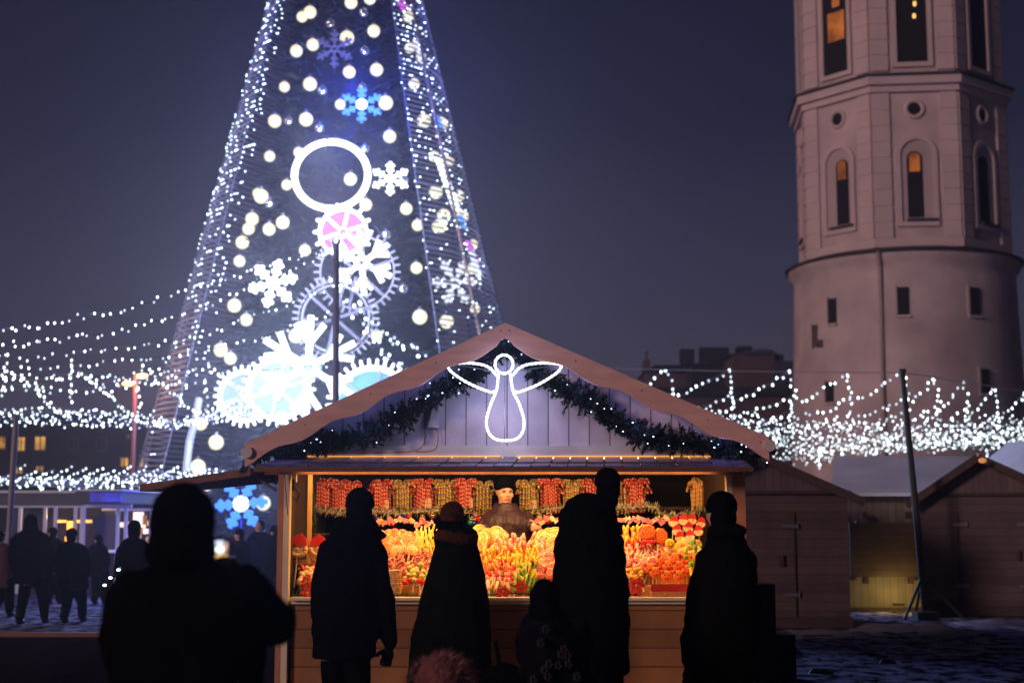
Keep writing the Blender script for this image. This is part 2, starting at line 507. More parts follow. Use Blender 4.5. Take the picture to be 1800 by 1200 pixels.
        w_ = q.build(name, mk, root)
        q = MB(); q.bar(o * (rr + .05) + tx * (-hw - .08) + Vector((0, 0, z0 - .1)), o * (rr + .05) + tx * (hw + .08) + Vector((0, 0, z0 - .1)), .3, .12)
        q.build('sill', mt, w_)
        q = MB(); vs = []
        for u in (-hw * 1.35, -hw):
            for d in (0.0, .16):
                for z in (z0, z1 + .1): vs.append(o * (rr + d) + tx * u + Vector((0, 0, z)))
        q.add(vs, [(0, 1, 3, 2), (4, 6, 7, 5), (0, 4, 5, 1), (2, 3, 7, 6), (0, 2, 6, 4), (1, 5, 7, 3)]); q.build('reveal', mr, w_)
    for px, y0, y1, hw in ((1470, 514, 558, .26), (1593, 505, 553, .30), (1714, 505, 553, .34), (1465, 664, 700, .26), (1722, 648, 690, .3)):
        bwin(px, y0, y1, hw)
    # L shaped dark patch
    a = math.asin((1440 - 1594) * k / rb); o = Vector((math.sin(a), -math.cos(a), 0)); tx = Vector((math.cos(a), math.sin(a), 0))
    q = MB(); pts = [(-.45, Z(600)), (.55, Z(600)), (.55, Z(586)), (.05, Z(584)), (.1, Z(557)), (-.45, Z(555))]
    q.add([o * (rb + .10) + tx * u + Vector((0, 0, z)) for u, z in pts], [tuple(range(6))])
    q.build('dark_patch', mat('dark_patch', (0.09, 0.06, 0.055), .9, .4, 3), root)
    a = math.asin((1556 - 1594) * k / rb)
    q = MB(); q.tube([(math.sin(a) * (rb + r_), -math.cos(a) * (rb + r_), z) for r_, z in ((.5, zc - .1), (.12, zc - .9), (.14, Z(560)), (.35, Z(690)), (.6, 2))], .11, 8)
    q.build('downpipe', mat('downpipe', (0.35, 0.28, 0.24), .5, .1), root)


tower()


# ------------------------------------------------------------------ giant tree
TX, TY = -5.42, 45.0
tree_r = lambda z: max(0.0, 6.1 - (z - 3.57) * 0.2424)


def big_tree():
    root = empty('christmas_tree', (TX, TY, 0), 'giant dark green conical Christmas tree inside a metal lattice frame', 'christmas tree')
    # foliage: whorls of boughs, each a spray of small blades
    f = MB(); r2 = random.Random(5)
    mgreen = mat('tree_needles', (0.012, 0.022, 0.020), 0.7, 0.6, 1.2)
    mtip = mat('tree_needle_tips', (0.025, 0.036, 0.034), 0.6, 0.4, 2)
    z = 0.9
    while z < 26.5:
        r = tree_r(z) * 0.66
        nb = max(6, int(r * 13))
        for i in range(nb):
            a = 2 * PI * (i + r2.random()) / nb
            L = r * (0.86 + 0.2 * r2.random())
            d = Vector((math.cos(a), math.sin(a), 0))
            base = Vector((0, 0, z + 0.25)) + d * L * 0.45
            tip = Vector((0, 0, z - 0.28 * r2.random() - .1)) + d * L
            sd_ = Vector((-d.y, d.x, 0))
            for q in range(9):
                t = (q + r2.random()) / 9
                c = base.lerp(tip, t); sp = 0.17 + 0.12 * r2.random()
                dirv = (d * (0.5 + r2.random() * .6) + sd_ * r2.uniform(-1, 1) + Vector((0, 0, r2.uniform(-.5, .35)))).normalized()
                wv = dirv.cross(Vector((r2.uniform(-1, 1), r2.uniform(-1, 1), 1))).normalized() * 0.045
                e_ = c + dirv * (sp + .16)
                f.add([c - wv, c + wv, e_ + wv * .5, e_ - wv * .5], [(0, 1, 2, 3)], 1 if r2.random() < .25 else 0)
        z += 0.24
    f.build('foliage', [mgreen, mtip], root)
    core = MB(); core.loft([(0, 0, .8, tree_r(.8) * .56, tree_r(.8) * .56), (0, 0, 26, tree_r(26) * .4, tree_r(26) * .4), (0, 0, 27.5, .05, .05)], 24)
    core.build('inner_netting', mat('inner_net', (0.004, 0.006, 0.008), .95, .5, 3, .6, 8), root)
    tr = MB(); tr.tube([(0, 0, 0), (0, 0, 27.8)], [.45, .08], 12); tr.build('trunk', M_dark, root)
    # outer lattice: rungs on both flanks
    lat = MB(); zz = 1.4; mfr = mat('lattice_steel', (0.30, 0.29, 0.36), .6, .2, 1)
    secs = ((-132, -47), (38, 128))
    kk = 0
    while zz < 26:
        r = tree_r(zz)
        for a0, a1 in secs:
            pts = [(r * math.sin(R(a0 + (a1 - a0) * q / 7)), -r * math.cos(R(a0 + (a1 - a0) * q / 7)), zz) for q in range(8)]
            wd = 0.06 if kk % 6 == 0 else 0.032
            for q in range(7): lat.bar(pts[q], pts[q + 1], wd, wd)
        zz += 0.17; kk += 1
    lat.build('lattice', mfr, root)
    for az in (-132, -90, -68, -47, 38, 58, 90, 128):
        s_ = MB(); pts = [(tree_r(q) * math.sin(R(az)), -tree_r(q) * math.cos(R(az)), q) for q in (0, 27.5)]
        s_.tube(pts, .025 if az in (-47, 38, -68, -132, 128) else .05, 6)
        s_.build('stringer', mat('bronze_beam', (0.38, 0.26, 0.22), .5, .1, 2) if az == 58 else mat('stringer_steel', (.07, .07, .09), .6), root)
    # lights on the lattice
    bm = MB(); bm.ell((0, 0, 0), (.025, .025, .025), seg=6, rings=4)
    proto = None; cnt = 0; rest = MB()
    mb_ = mat('lattice_bulb', (1, 1, 1), emis=4.5, ec=(.72, .92, 1))
    for q in range(1250):
        s0, s1 = secs[0] if q % 2 else secs[1]
        if q % 2: az = -math.degrees(math.asin(r2.uniform(.60, .985)))
        else: az = math.degrees(math.asin(r2.uniform(.60, .97)))
        zz = 2.0 + 24.0 * (r2.random() ** (0.62))
        zz = 1.4 + 0.17 * round((zz - 1.4) / .17)
        r = tree_r(zz) + .02
        p = (r * math.sin(R(az)), -r * math.cos(R(az)), zz)
        if zz > 6 or r2.random() < .35:
            if cnt < 100 and zz < 19:
                if proto is None: o = bm.build('lattice_bulb', mb_, root); proto = o
                else: o = proto.copy(); col.objects.link(o); o.parent = root
                o.location = p; cnt += 1
            else: rest.ell(p, (.021, .021, .021), seg=6, rings=4)
    tag(rest.build('lattice_bulb', mb_, root), 'tiny white bulbs over the lattice', kind='stuff')
    return root


big_tree()


def on_tree(px, py, k=0.69, out=0.0):
    """point of the tree's surface at radius factor k seen at the pixel"""
    Y = TY
    for _ in range(4):
        p = P(px, py, Y); r = tree_r(p.z) * k + out; dx = p.x - TX
        Y = TY - math.sqrt(max(r * r - dx * dx, 0.05))
    return P(px, py, Y)


ball_px = [(617, 5), (650, -2), (657, 55), (610, 67), (550, 79), (521, 90), (545, 22), (531, 30), (614, 127), (662, 123), (545, 148), (500, 153), (728, 148), (720, 85),
           (538, 210), (483, 213), (598, 184), (678, 181), (745, 213), (777, 217), (685, 240), (474, 275), (525, 268), (616, 315), (504, 325), (789, 283), (763, 275), (453, 340),
           (643, 360), (714, 367), (766, 338), (806, 345), (497, 391), (473, 403), (443, 385), (437, 402), (734, 396), (772, 398), (780, 380), (812, 380), (426, 426), (421, 459),
           (536, 440), (732, 471), (831, 430), (412, 537), (433, 562), (388, 615), (405, 630), (738, 557), (785, 565), (835, 543), (662, 590), (380, 777), (353, 745), (348, 820),
           (495, 735), (363, 853), (463, 884), (520, 590), (718, 30), (740, 101), (830, 472), (459, 345), (535, 575)]
m_ball = mat('glowing_ball', (.1, .1, .08), .4, .05, emis=1.05, ec=(1.0, .93, .62))
b = MB(); b.ell((0, 0, 0), (.2, .2, .2), seg=16, rings=10)
b0 = empty('light_ball', (0, 0, 0), 'round cream glowing ball hung among the giant tree\'s branches', 'light ball', 'cream light balls on the giant tree')
b.build('globe', m_ball, b0, True)
b = MB(); b.tube([(0, 0, .19), (0, 0, .27)], .05, 8); b.build('cap', M_steel, b0)
for i, (px, py) in enumerate(ball_px):
    p = on_tree(px, py, .70 if not (py > 700) else .74, .2)
    if i == 0: b0.location = p
    else: dup(b0, p, scale=rnd.uniform(.8, 1.15))
b = MB(); b.ell((0, 0, 0), (.15, .15, .15), seg=14, rings=9)
g0 = empty('bauble', (0, 0, 0), 'small clear mirrored bauble on the giant tree reflecting the lights', 'bauble', 'mirrored baubles on the giant tree')
b.build('globe', mat('mirror_bauble', (.7, .7, .72), .12, .1, 3, metal=.9), g0, True)
b = MB(); b.tube([(0, 0, .14), (0, 0, .2)], .035, 8); b.build('cap', M_steel, g0)
for i, (px, py) in enumerate([(639, 23), (581, 42), (641, 90), (567, 160), (508, 213), (562, 226), (474, 358), (637, 155), (708, 508), (678, 413), (641, 262), (709, 318)]):
    p = on_tree(px, py, .68, .15)
    if i == 0: g0.location = p
    else: dup(g0, p)

# ------------------------------------------------------------------ light sculptures on the tree
M_lw = mat('led_white', (.1, .1, .1), emis=2.6, ec=(.86, .93, 1.0))
M_lw2 = mat('led_soft_white', (.1, .1, .1), emis=1.0, ec=(.85, .88, 1.0))
M_ldim = mat('unlit_tube', (.06, .055, .07), .5, .2, 3, emis=.05, ec=(.6, .55, .75))
M_lgrey = mat('half_lit_tube', (.1, .1, .12), .5, .2, 3, emis=.42, ec=(.75, .78, 1))
M_lb = mat('led_blue', (.02, .05, .1), emis=1.6, ec=(.07, .27, 1.0))
M_lbp = mat('led_pale_blue', (.04, .06, .1), emis=.75, ec=(.30, .42, 1.0))
M_lm = mat('led_magenta', (.1, .02, .1), emis=.85, ec=(.9, .10, .8))


def snowflake(px, py, rpx, label, m1, m2=None, tr=.075, D=None, rot=90, squash=1.0, hub=None, yaw=0.0, prong=False):
    p = on_tree(px, py, .70, .35) if D is None else P(px, py, D)
    s = rpx * p.y / F
    root = empty('snowflake_light', p, label, 'snowflake light', 'snowflake light sculptures', rz=yaw)
    hubm = MB(); hubm.tube([(s * .15 * math.cos(2 * PI * q / 14), 0, s * .15 * math.sin(2 * PI * q / 14) * squash) for q in range(14)], tr, 8, close=True)
    hubm.build('hub', m2 or m1, root)
    if hub:
        h = MB(); h.prism([(hub[0] * s * math.cos(2 * PI * q / 20), hub[0] * s * math.sin(2 * PI * q / 20)) for q in range(20)], -.05, .0); h.build('disc', hub[1], root)
    for i in range(6):
        a = R(rot + 60 * i); c, sn = math.cos(a), math.sin(a) * squash
        arm = MB(); arm.tube([(c * s * .16, 0, sn * s * .16), (c * s, 0, sn * s)], tr, 8)
        for t, L in (((.46, .46),) if prong else ((.40, .22), (.66, .26))):
            for sg in (-1, 1):
                a2 = a + sg * R(36 if prong else 50)
                arm.tube([(c * s * t, 0, sn * s * t), (c * s * t + math.cos(a2) * s * L, 0, sn * s * t + math.sin(a2) * s * L * squash)], tr * .95, 8)
        arm.build('arm', m1, root)
    return root, p


def gear(px, py, rpx, label, mrim, mspoke=None, mdisc=None, teeth=18, width=.17, squash=1.0, D=None, nsp=6, tooth=.1, double=False, yaw=0.0):
    p = on_tree(px, py, .70, .3) if D is None else P(px, py, D)
    s = rpx * p.y / F
    root = empty('gear_light', p, label, 'gear light', 'gear light sculptures', rz=yaw)
    m = MB(); r0, r1 = s * (1 - width), s * .93
    n = 48
    ring = lambda r, y: [(r * math.cos(2 * PI * q / n), y, r * math.sin(2 * PI * q / n) * squash) for q in range(n)]
    vs = ring(r0, -.05) + ring(r1, -.05) + ring(r0, .05) + ring(r1, .05); fs = []
    for q in range(n):
        t = (q + 1) % n
        fs += [(q, t, t + n, q + n), (q + n, t + n, t + 3 * n, q + 3 * n), (q + 2 * n, q + 3 * n, t + 3 * n, t + 2 * n), (q, q + 2 * n, t + 2 * n, t)]
    m.add(vs, fs)
    if double:
        m.tube([(x * .83, y, z * .83) for x, y, z in ring(s, 0)], .035, 6, close=True)
    for q in range(teeth):
        a = 2 * PI * q / teeth
        m.chain([(Vector((math.cos(a) * s * .92, 0, math.sin(a) * s * .92 * squash)), s * tooth * .55), (Vector((math.cos(a) * s * 1.06, 0, math.sin(a) * s * 1.06 * squash)), s * tooth * .5)], 8)
    m.build('rim', mrim, root)
    if mspoke:
        for q in range(nsp):
            a = 2 * PI * (q + .3) / nsp; k = MB()
            k.bar((math.cos(a) * s * .12, 0, math.sin(a) * s * .12 * squash), (math.cos(a) * r0, 0, math.sin(a) * r0 * squash), .09, s * .08, up=(0, 1, 0))
            k.build('spoke', mspoke, root)
    if mdisc:
        k = MB(); k.prism([(r0 * .97 * math.cos(2 * PI * q / 30), r0 * .97 * math.sin(2 * PI * q / 30) * squash) for q in range(30)], .02, .06)
        k.build('disc', mdisc, root)
    return root, p


WHT = (.55, .64, 1.0)
snowflake(588, 86, 36, 'unlit grey snowflake near the top of the giant tree', M_ldim, tr=.045)
r_, p_ = snowflake(636, 184, 40, 'blue lit snowflake with white hub high on the giant tree', M_lb, M_lw2, tr=.05, squash=.85, hub=(.25, M_lw))
lamp('snowflake_lamp', (0, -1.2, 0), 1500, (.02, .06, 1), .3, r_)
# large ring
p = on_tree(582, 308, .70, .35); s = 66 * p.y / F
ro = empty('ring_light', p, 'large bright white ring in the upper middle of the giant tree', 'ring light')
for q in range(4):
    a0 = R(90 * q + 8); k = MB()
    k.tube([(s * math.cos(a0 + R(87) * t / 14), 0, s * .93 * math.sin(a0 + R(87) * t / 14)) for t in range(15)], .105, 10); k.build('tube_segment', M_lw, ro)
lamp('ring_lamp', (0, -2.6, 0), 850, WHT, .5, ro)
r_, p_ = snowflake(686, 314, 36, 'white snowflake touching the right of the big white ring', M_lw, tr=.05, squash=.85)
lamp('snowflake_lamp', (0, -2.6, 0), 212, WHT, .3, r_)
r_, p_ = gear(603, 408, 48, 'white toothed gear with magenta disc just under the big ring', M_lw, M_lw, M_lm, teeth=14, width=.2, tooth=.14)
lamp('gear_lamp', (0, -2.6, 0), 596, (.6, .45, 1), .4, r_)
r_, p_ = snowflake(480, 498, 44, 'dense white snowflake on the left flank of the giant tree', M_lw, tr=.075, rot=75)
lamp('snowflake_lamp', (0, -2.6, 0), 596, WHT, .3, r_)
gear(628, 478, 72, 'half lit thin gear behind the middle snowflake', M_lgrey, M_ldim, teeth=36, width=.1, tooth=.05)
r_, p_ = snowflake(636, 462, 58, 'large white snowflake right of the dark pole, mid tree', M_lw, tr=.085, rot=35, prong=True)
lamp('snowflake_lamp', (0, -2.6, 0), 936, WHT, .4, r_)
gear(590, 560, 72, 'half lit double ringed gear behind the dark pole', M_lgrey, M_ldim, teeth=40, width=.08, tooth=.05, double=True)
r_, p_ = snowflake(542, 645, 92, 'largest thick white snowflake low on the giant tree', M_lw, tr=.095, rot=88, hub=(.26, M_lbp), prong=True)
lamp('snowflake_lamp', (0, -2.6, 0), 1114, WHT, .5, r_)
r_, p_ = gear(430, 696, 50, 'tall oval white gear with pale blue disc, lowest left on the giant tree', M_lw, M_lgrey, M_lbp, teeth=26, width=.2, squash=1.0, tooth=.1)
lamp('gear_lamp', (0, -2.6, 0), 996, (.35, .5, 1.0), .4, r_)
r_, p_ = gear(489, 684, 60, 'brilliant white gear beside the largest snowflake', M_lw, M_lgrey, M_lbp, teeth=24, width=.2, tooth=.1)
lamp('gear_lamp', (0, -2.6, 0), 1114, WHT, .5, r_)
r_, p_ = gear(655, 712, 76, 'white gear with blue striped disc peeking over the stall roof', M_lw, M_lbp, M_lb, teeth=34, width=.16, tooth=.07, double=True)
lamp('gear_lamp', (0, -2.6, 0), 596, (.35, .45, 1.0), .4, r_)
r_, p_ = snowflake(800, 496, 44, 'white snowflake on the right flank of the giant tree', M_lw2, tr=.06, rot=65, yaw=.5)
lamp('snowflake_lamp', (.3, -.9, 0), 60, WHT, .3, r_)
r_, p_ = snowflake(424, 885, 46, 'blue snowflake standing low behind the man with the phone', M_lb, M_lw2, tr=.055, D=30, rot=65, hub=(.3, M_lw))
lamp('snowflake_lamp', (0, -.7, 0), 330, (.01, .04, 1), .2, r_)
k = MB(); k.tube([(0, 0.05, -.3), (0, .05, -r_.location.z)], .02, 6); k.build('stand', M_steel, r_)
def strip(pts, m, label, w=.12):
    q = [on_tree(x, y, .9, .1) for x, y in pts]
    t = empty('light_strip', q[0], label, 'light strip', 'light strips on the lattice')
    k = MB(); k.tube([a - q[0] for a in q], w, 8); k.build('tube', m, t)
    k = MB(); k.bar((0, .15, 0), q[-1] - q[0] + Vector((0, .15, 0)), .05); k.build('rail', M_steel, t)
strip([(770, 275), (785, 320), (804, 372)], M_lw, 'long white strip on the right lattice beside the ring')
strip([(730, 70), (740, 98), (746, 118)], M_lw2, 'short white strip high on the right lattice', .1)
strip([(766, 205), (776, 228)], M_lb, 'short blue strip on the right lattice', .09)
strip([(822, 425), (838, 462)], M_lm, 'pink strip low on the right lattice', .1)
strip([(828, 440), (842, 485)], M_lw2, 'pale strip beside the pink one on the right lattice', .1)
strip([(700, -4), (713, 18)], M_lm, 'magenta strip at the very top of the right lattice', .12)
strip([(808, 380), (818, 400)], M_lb, 'small blue strip under the long white one', .08)
strip([(350, 700), (343, 740), (333, 775), (327, 828)], M_lgrey, 'long pale tube down the left lattice to the tree foot', .11)


# ------------------------------------------------------------------ string lights
bulb_me = []
for m in M_bulb:
    q = MB(); q.ell((0, 0, 0), (.026, .026, .034), seg=6, rings=4)
    o = q.build('bulb', m); bulb_me.append(o.data); bpy.data.objects.remove(o)


def dense(pts, step):
    out = []; carry = 0
    for a, b in zip(pts[:-1], pts[1:]):
        L = (b - a).length; t = carry
        while t < L: out.append(a.lerp(b, t / L)); t += step
        carry = t - L
    return out


def smooth_px(pts, n=6):
    """Catmull-Rom through (px, py, D)"""
    q = [pts[0]] + list(pts) + [pts[-1]]; out = []
    for i in range(1, len(q) - 2):
        for s in range(n):
            t = s / n
            out.append(tuple(.5 * ((2 * q[i][k]) + (-q[i - 1][k] + q[i + 1][k]) * t + (2 * q[i - 1][k] - 5 * q[i][k] + 4 * q[i + 1][k] - q[i + 2][k]) * t * t +
                             (-q[i - 1][k] + 3 * q[i][k] - 3 * q[i + 1][k] + q[i + 2][k]) * t ** 3) for k in range(3)))
    out.append(pts[-1]); return out


def string(pts, step, label, group, jit=.05, size=1.0, w=(.4, .3, .3), cable=.005, sm=True):
    q = smooth_px(pts) if sm and len(pts) > 2 else pts
    w3 = [P(*a) for a in q]
    k = MB(); k.tube([a - w3[0] for a in w3], cable, 5)
    root = k.build('string_light', M_cable); root.location = w3[0]
    tag(root, label, 'string light', group)
    for p in dense(w3, step)[:100]:
        o = bpy.data.objects.new('bulb', rnd.choices(bulb_me, w)[0]); col.objects.link(o); o.parent = root
        o.location = p - w3[0] + Vector((rnd.uniform(-jit, jit), rnd.uniform(-jit, jit), -.02 + rnd.uniform(-jit, jit)))
        o.scale = (size,) * 3
    return root


GL = 'string lights fanning from the dark pole'
fan = [([(0, 578, 17), (60, 572, 18), (130, 556, 19), (230, 540, 20), (330, 510, 21), (410, 486, 22), (590, 430, 24)], 'topmost strand of white lights rising to the dark pole'),
       ([(0, 602, 17), (60, 601, 18), (125, 592, 19), (210, 578, 20), (300, 556, 21), (380, 528, 22), (590, 434, 24)], 'second strand from the top rising to the dark pole'),
       ([(0, 628, 18), (100, 622, 19), (200, 611, 20), (300, 600, 21), (380, 580, 22), (590, 500, 24)], 'third strand from the top reaching the dark pole'),
       ([(0, 645, 18), (110, 640, 19), (220, 632, 20), (330, 620, 21), (460, 592, 22), (590, 545, 24)], 'fourth strand from the top, behind the snowflakes'),
       ([(0, 660, 18), (110, 662, 19), (220, 658, 20), (320, 648, 21), (430, 652, 22), (590, 640, 24)], 'lowest strand of the fan, nearly level')]
for pts, lb in fan: string(pts, .175, lb, GL, .045, .6)
string([(592, 432, 24), (650, 560, 30), (700, 600, 34), (745, 622, 38)], .5, 'short strand falling right of the dark pole', GL, .1, 1.2)
string([(592, 500, 24), (660, 600, 30), (700, 640, 34), (760, 650, 38)], .5, 'lower short strand falling right of the dark pole', GL, .1, 1.2)
GS = 'zigzag swags over the left of the square'
for i, x in enumerate((12, 130, 250, 368)):
    yb = (703, 715, 722, 728)[i]
    nm = ('nearest the left edge', 'second from the left edge', 'third, by the orange street lamp', 'fourth, by the lattice')[i]
    string([(x, 625 + i * 4, 24), (x - 4, 665, 24), (x - 6, yb, 24)], .085, 'vertical drop of white lights ' + nm, GS, .04, .8)
    string([(x + 10, 650, 24), (x + 50, 683, 24.5), (x + 78, 708, 25), (x + 112, 732, 25)], .085, 'slanting swag of white lights ' + nm, GS, .04, .8)
for k_ in range(5):
    string([(-10, 722 + k_ * 5, 26 + k_), (110, 718 + k_ * 7, 27 + k_), (240, 728 + k_ * 5, 28 + k_), (330, 738 + k_ * 2, 28 + k_), (440, 690 + k_ * 9, 30 + k_)], .09 + .01 * k_,
           'strand in the thick left band under the zigzag swags', GS + ' band', .05, .75)
for k_ in range(3):
    string([(-10, 660 + k_ * 12, 28), (60, 668 + k_ * 8, 28), (140, 655 + k_ * 14, 28), (250, 662 + k_ * 8, 29), (345, 650 + k_ * 10, 30)], .2,
           'loose strand crossing the zigzag swags on the left', 'loose strands on the left', .07, .85)
for k_ in range(4):
    string([(-10, 836 + k_ * 5, 38), (90, 842 + k_ * 4, 39), (180, 838 + k_ * 6, 40), (300, 830 + k_ * 7, 41), (400, 826 + k_ * 7, 42)], .17,
           'level strand in the low band over the white kiosk', 'low band over the kiosk', .07, .8)
for i in range(13):
    x = -8 + i * 27
    string([(x, 848, 40), (x + 52, 818 + rnd.uniform(-3, 6), 40)], .13, 'short slanting strand in the low band over the white kiosk', 'low slanting strands over the kiosk', .03, .85)
for i, x in enumerate((72, 110, 152, 188, 232)):
    string([(x, 838, 38), (x, 862, 38)], .07, 'tiny drop of lights at the kiosk roof edge', 'drops at the kiosk roof edge', .02, .9)
# right hand canopy
GR = 'zigzag canopy over the closed huts'
peaks = [(1172, 648), (1280, 650), (1386, 654), (1487, 658), (1587, 655), (1641, 664), (1692, 673), (1746, 684), (1800, 690)]
string([(1050, 646, 32), (1280, 652, 32), (1590, 655, 32)], 9, 'thin top cable of the right canopy', GR, .0, .1, cable=.012)
string([(1590, 655, 32), (1700, 672, 33), (1820, 690, 34)], 9, 'thin top cable right of the leaning pole', GR, .0, .1, cable=.012)
for i, (x, y) in enumerate(peaks):
    D = 32 + i * .6
    nm = ('first', 'second', 'third', 'fourth', 'fifth', 'sixth', 'seventh', 'eighth', 'ninth')[i] + ' from the stall roof'
    string([(x, y, D), (x + 8, y + 25, D), (x + 10, y + 50, D), (x + 6, y + 88, D)], .15, 'vertical drop of the right zigzag canopy, ' + nm, GR, .05)
    px0 = peaks[i - 1][0] if i else 1085
    dx = x - px0
    string([(x, y, D), (x - dx * .35, y + 22, D), (px0 + dx * .22, y + 46, D), (px0 + dx * .02, y + 52, D)], .16, 'top slanting swag of the right canopy, ' + nm, GR, .05)
    string([(x + 9, y + 42, D + 1), (x - dx * .3, y + 60, D + 1), (px0 + dx * .15, y + 74, D + 1)], .15, 'lower slanting swag of the right canopy, ' + nm, GR, .06)
    string([(x + 9, y + 66, D + 2), (x - dx * .4, y + 84, D + 2), (px0, y + 88, D + 2)], .16, 'lowest slanting swag of the right canopy, ' + nm, GR, .06)
for k_ in range(11):
    yy = 735 + k_ * 3.2; D = 40 + k_ * 2
    string([(1150 + k_ * 14, yy - 8, D), (1290, yy + 2, D), (1400, yy + 9, D), (1530, yy + 14 + 2 * math.sin(k_), D), (1660, yy + 10, D), (1810, yy + 2 + k_, D)],
           .12 + .010 * k_, 'strand in the dense bright band over the closed huts', 'dense band over the closed huts', .26, .78)
for k_ in range(9):
    yy = 775 + k_ * 4.0; D = 55 + k_ * 2
    string([(1345 + k_ * 4, yy - 2, D), (1420, yy + 2, D), (1500, yy - k_ * 1.2, D), (1600, yy - 4 - k_ * 2.0, D), (1810, yy - 16 - k_ * 1.2, D)],
           .14 + .01 * k_, 'far strand in the bright band just above the hut roofs', 'far band over the hut roofs', .3, .95)
for x in (1440, 1478, 1540, 1735):
    string([(x, 790, 50), (x, 822 if x < 1500 else 808, 50)], .12, 'short drop hanging below the far bright band', 'short drops below the far band', .04, 1.4)


def post(name, a, b, Da, r0, r1, label, m, tripod=False, cat='pole', Db=None):
    A = P(a[0], a[1], Da); B = P(b[0], b[1], Db or Da)
    root = empty(name, (B.x, B.y, 0), label, cat)
    k = MB(); k.tube([A - root.location, B - root.location], [r0, r1], 12); k.build('shaft', m, root)
    k = MB(); k.tube([A - root.location, A - root.location + Vector((0, 0, .06))], r0 * 1.4, 12); k.build('cap', m, root)
    if tripod:
        t = B.lerp(A, .14) - root.location
        for dx, dy in ((-.42, -.3), (.55, -.2), (0, .6)):
            k = MB(); k.tube([t, (dx, dy, .02)], .025, 8); k.build('leg', m, root)
        k = MB(); k.box((0, 0, .06), (.35, .35, .12)); k.build('foot', m, root)
    return root


post('pole', (591, 428), (589, 1077), 24, .052, .062, 'dark upright pole in front of the giant tree holding strands of lights', mat('dark_pole', (.20, .20, .34), .6, .1))
post('pole', (1586, 655), (1627, 1072), 23.0, .045, .065, 'dark leaning pole on tripod feet before the closed huts', mat('dark_green_pole', (.02, .03, .03), .5, .1), True)
post('pole', (28, 738), (12, 1000), 24, .05, .05, 'pale grey pole at the left edge before the white kiosk', mat('pale_pole', (.25, .25, .28), .5, .1))


def street_lamp():
    D = 42; b = P(238, 680, D); root = empty('street_lamp', (b.x, D, 0), 'rusty red street lamp with orange lit heads behind the light strands', 'street lamp')
    k = MB(); k.tube([(0, 0, 0), (0, 0, b.z + .4)], [.1, .06], 10); k.build('post', mat('rust_post', (.16, .035, .025), .6, .15), root)
    for sx, z in ((-.22, .05), (.2, .28)):
        k = MB(); k.tube([(0, 0, b.z + z + .05), (sx, 0, b.z + z + .1)], .03, 6); a_ = k.build('arm', M_steel, root)
        k = MB(); k.ell((sx, -.02, b.z + z + .05), (.18, .14, .08), seg=12, rings=8); k.build('head', mat('sodium_head', (1, .5, .2), emis=5, ec=(1, .30, .06)), a_)
    lamp('street_lamp_light', (0, -.5, b.z + .1), 140, (1, .4, .12), .2, root)
street_lamp()


# ------------------------------------------------------------------ far buildings
def building(name, x0, x1, ytop, ybot, D, m, label, wins=(), roof=None, depth=8, extras=(), mw=None):
    a = P(x0, ytop, D); b = P(x1, ytop, D)
    root = empty(name, ((a.x + b.x) / 2, D, 0), label, 'building')
    w = (b.x - a.x)
    k = MB(); k.box((0, depth / 2, a.z / 2), (w, depth, a.z)); k.build('wall', m, root)
    ox = root.location.x
    if roof:
        k = MB()
        zr = P(0, roof[0], D).z; xr0 = P(roof[1], 0, D).x - ox; xr1 = P(roof[2], 0, D).x - ox
        k.add([(-w / 2 - .3, -.3, a.z), (w / 2 + .3, -.3, a.z), (w / 2 + .3, depth, a.z), (-w / 2 - .3, depth, a.z), (xr0, depth / 2, zr), (xr1, depth / 2, zr)],
              [(0, 1, 5, 4), (1, 2, 5), (2, 3, 4, 5), (3, 0, 4), (3, 2, 1, 0)])
        k.build('roof', roof[3], root)
    for (nm, ex0, ex1, ey0, ey1, em) in extras:
        p0 = P(ex0, ey1, D); p1 = P(ex1, ey0, D); k = MB()
        k.box(((p0.x + p1.x) / 2 - ox, depth * .4, (p0.z + p1.z) / 2), (p1.x - p0.x, 1.5, p1.z - p0.z)); k.build(nm, em, root)
    for (wx, wy, ww, wh, lit) in wins:
        p0 = P(wx - ww / 2, wy + wh / 2, D); p1 = P(wx + ww / 2, wy - wh / 2, D); c = ((p0.x + p1.x) / 2 - ox, -.03, (p0.z + p1.z) / 2)
        k = MB(); W_, H_ = p1.x - p0.x, p1.z - p0.z
        for sx in (-1, 1):
            k.box((c[0] + sx * W_ / 2, -.06, c[2]), (.12, .1, H_ + .12)); k.box((c[0], -.06, c[2] + sx * H_ / 2), (W_, .1, .12))
        k.box((c[0], -.05, c[2]), (.07, .06, H_ - .1))
        f_ = k.build('window', M_dark, root)
        k = MB(); k.box((c[0], -.01, c[2]), (W_ - .1, .04, H_ - .1)); k.build('pane', (mat('lit_window', (1, .6, .15), .5, .5, 1.5, emis=.85, ec=(1.0, .48, .06)) if lit else mat('dark_pane', (.03, .03, .04), .2)), f_)
    return root


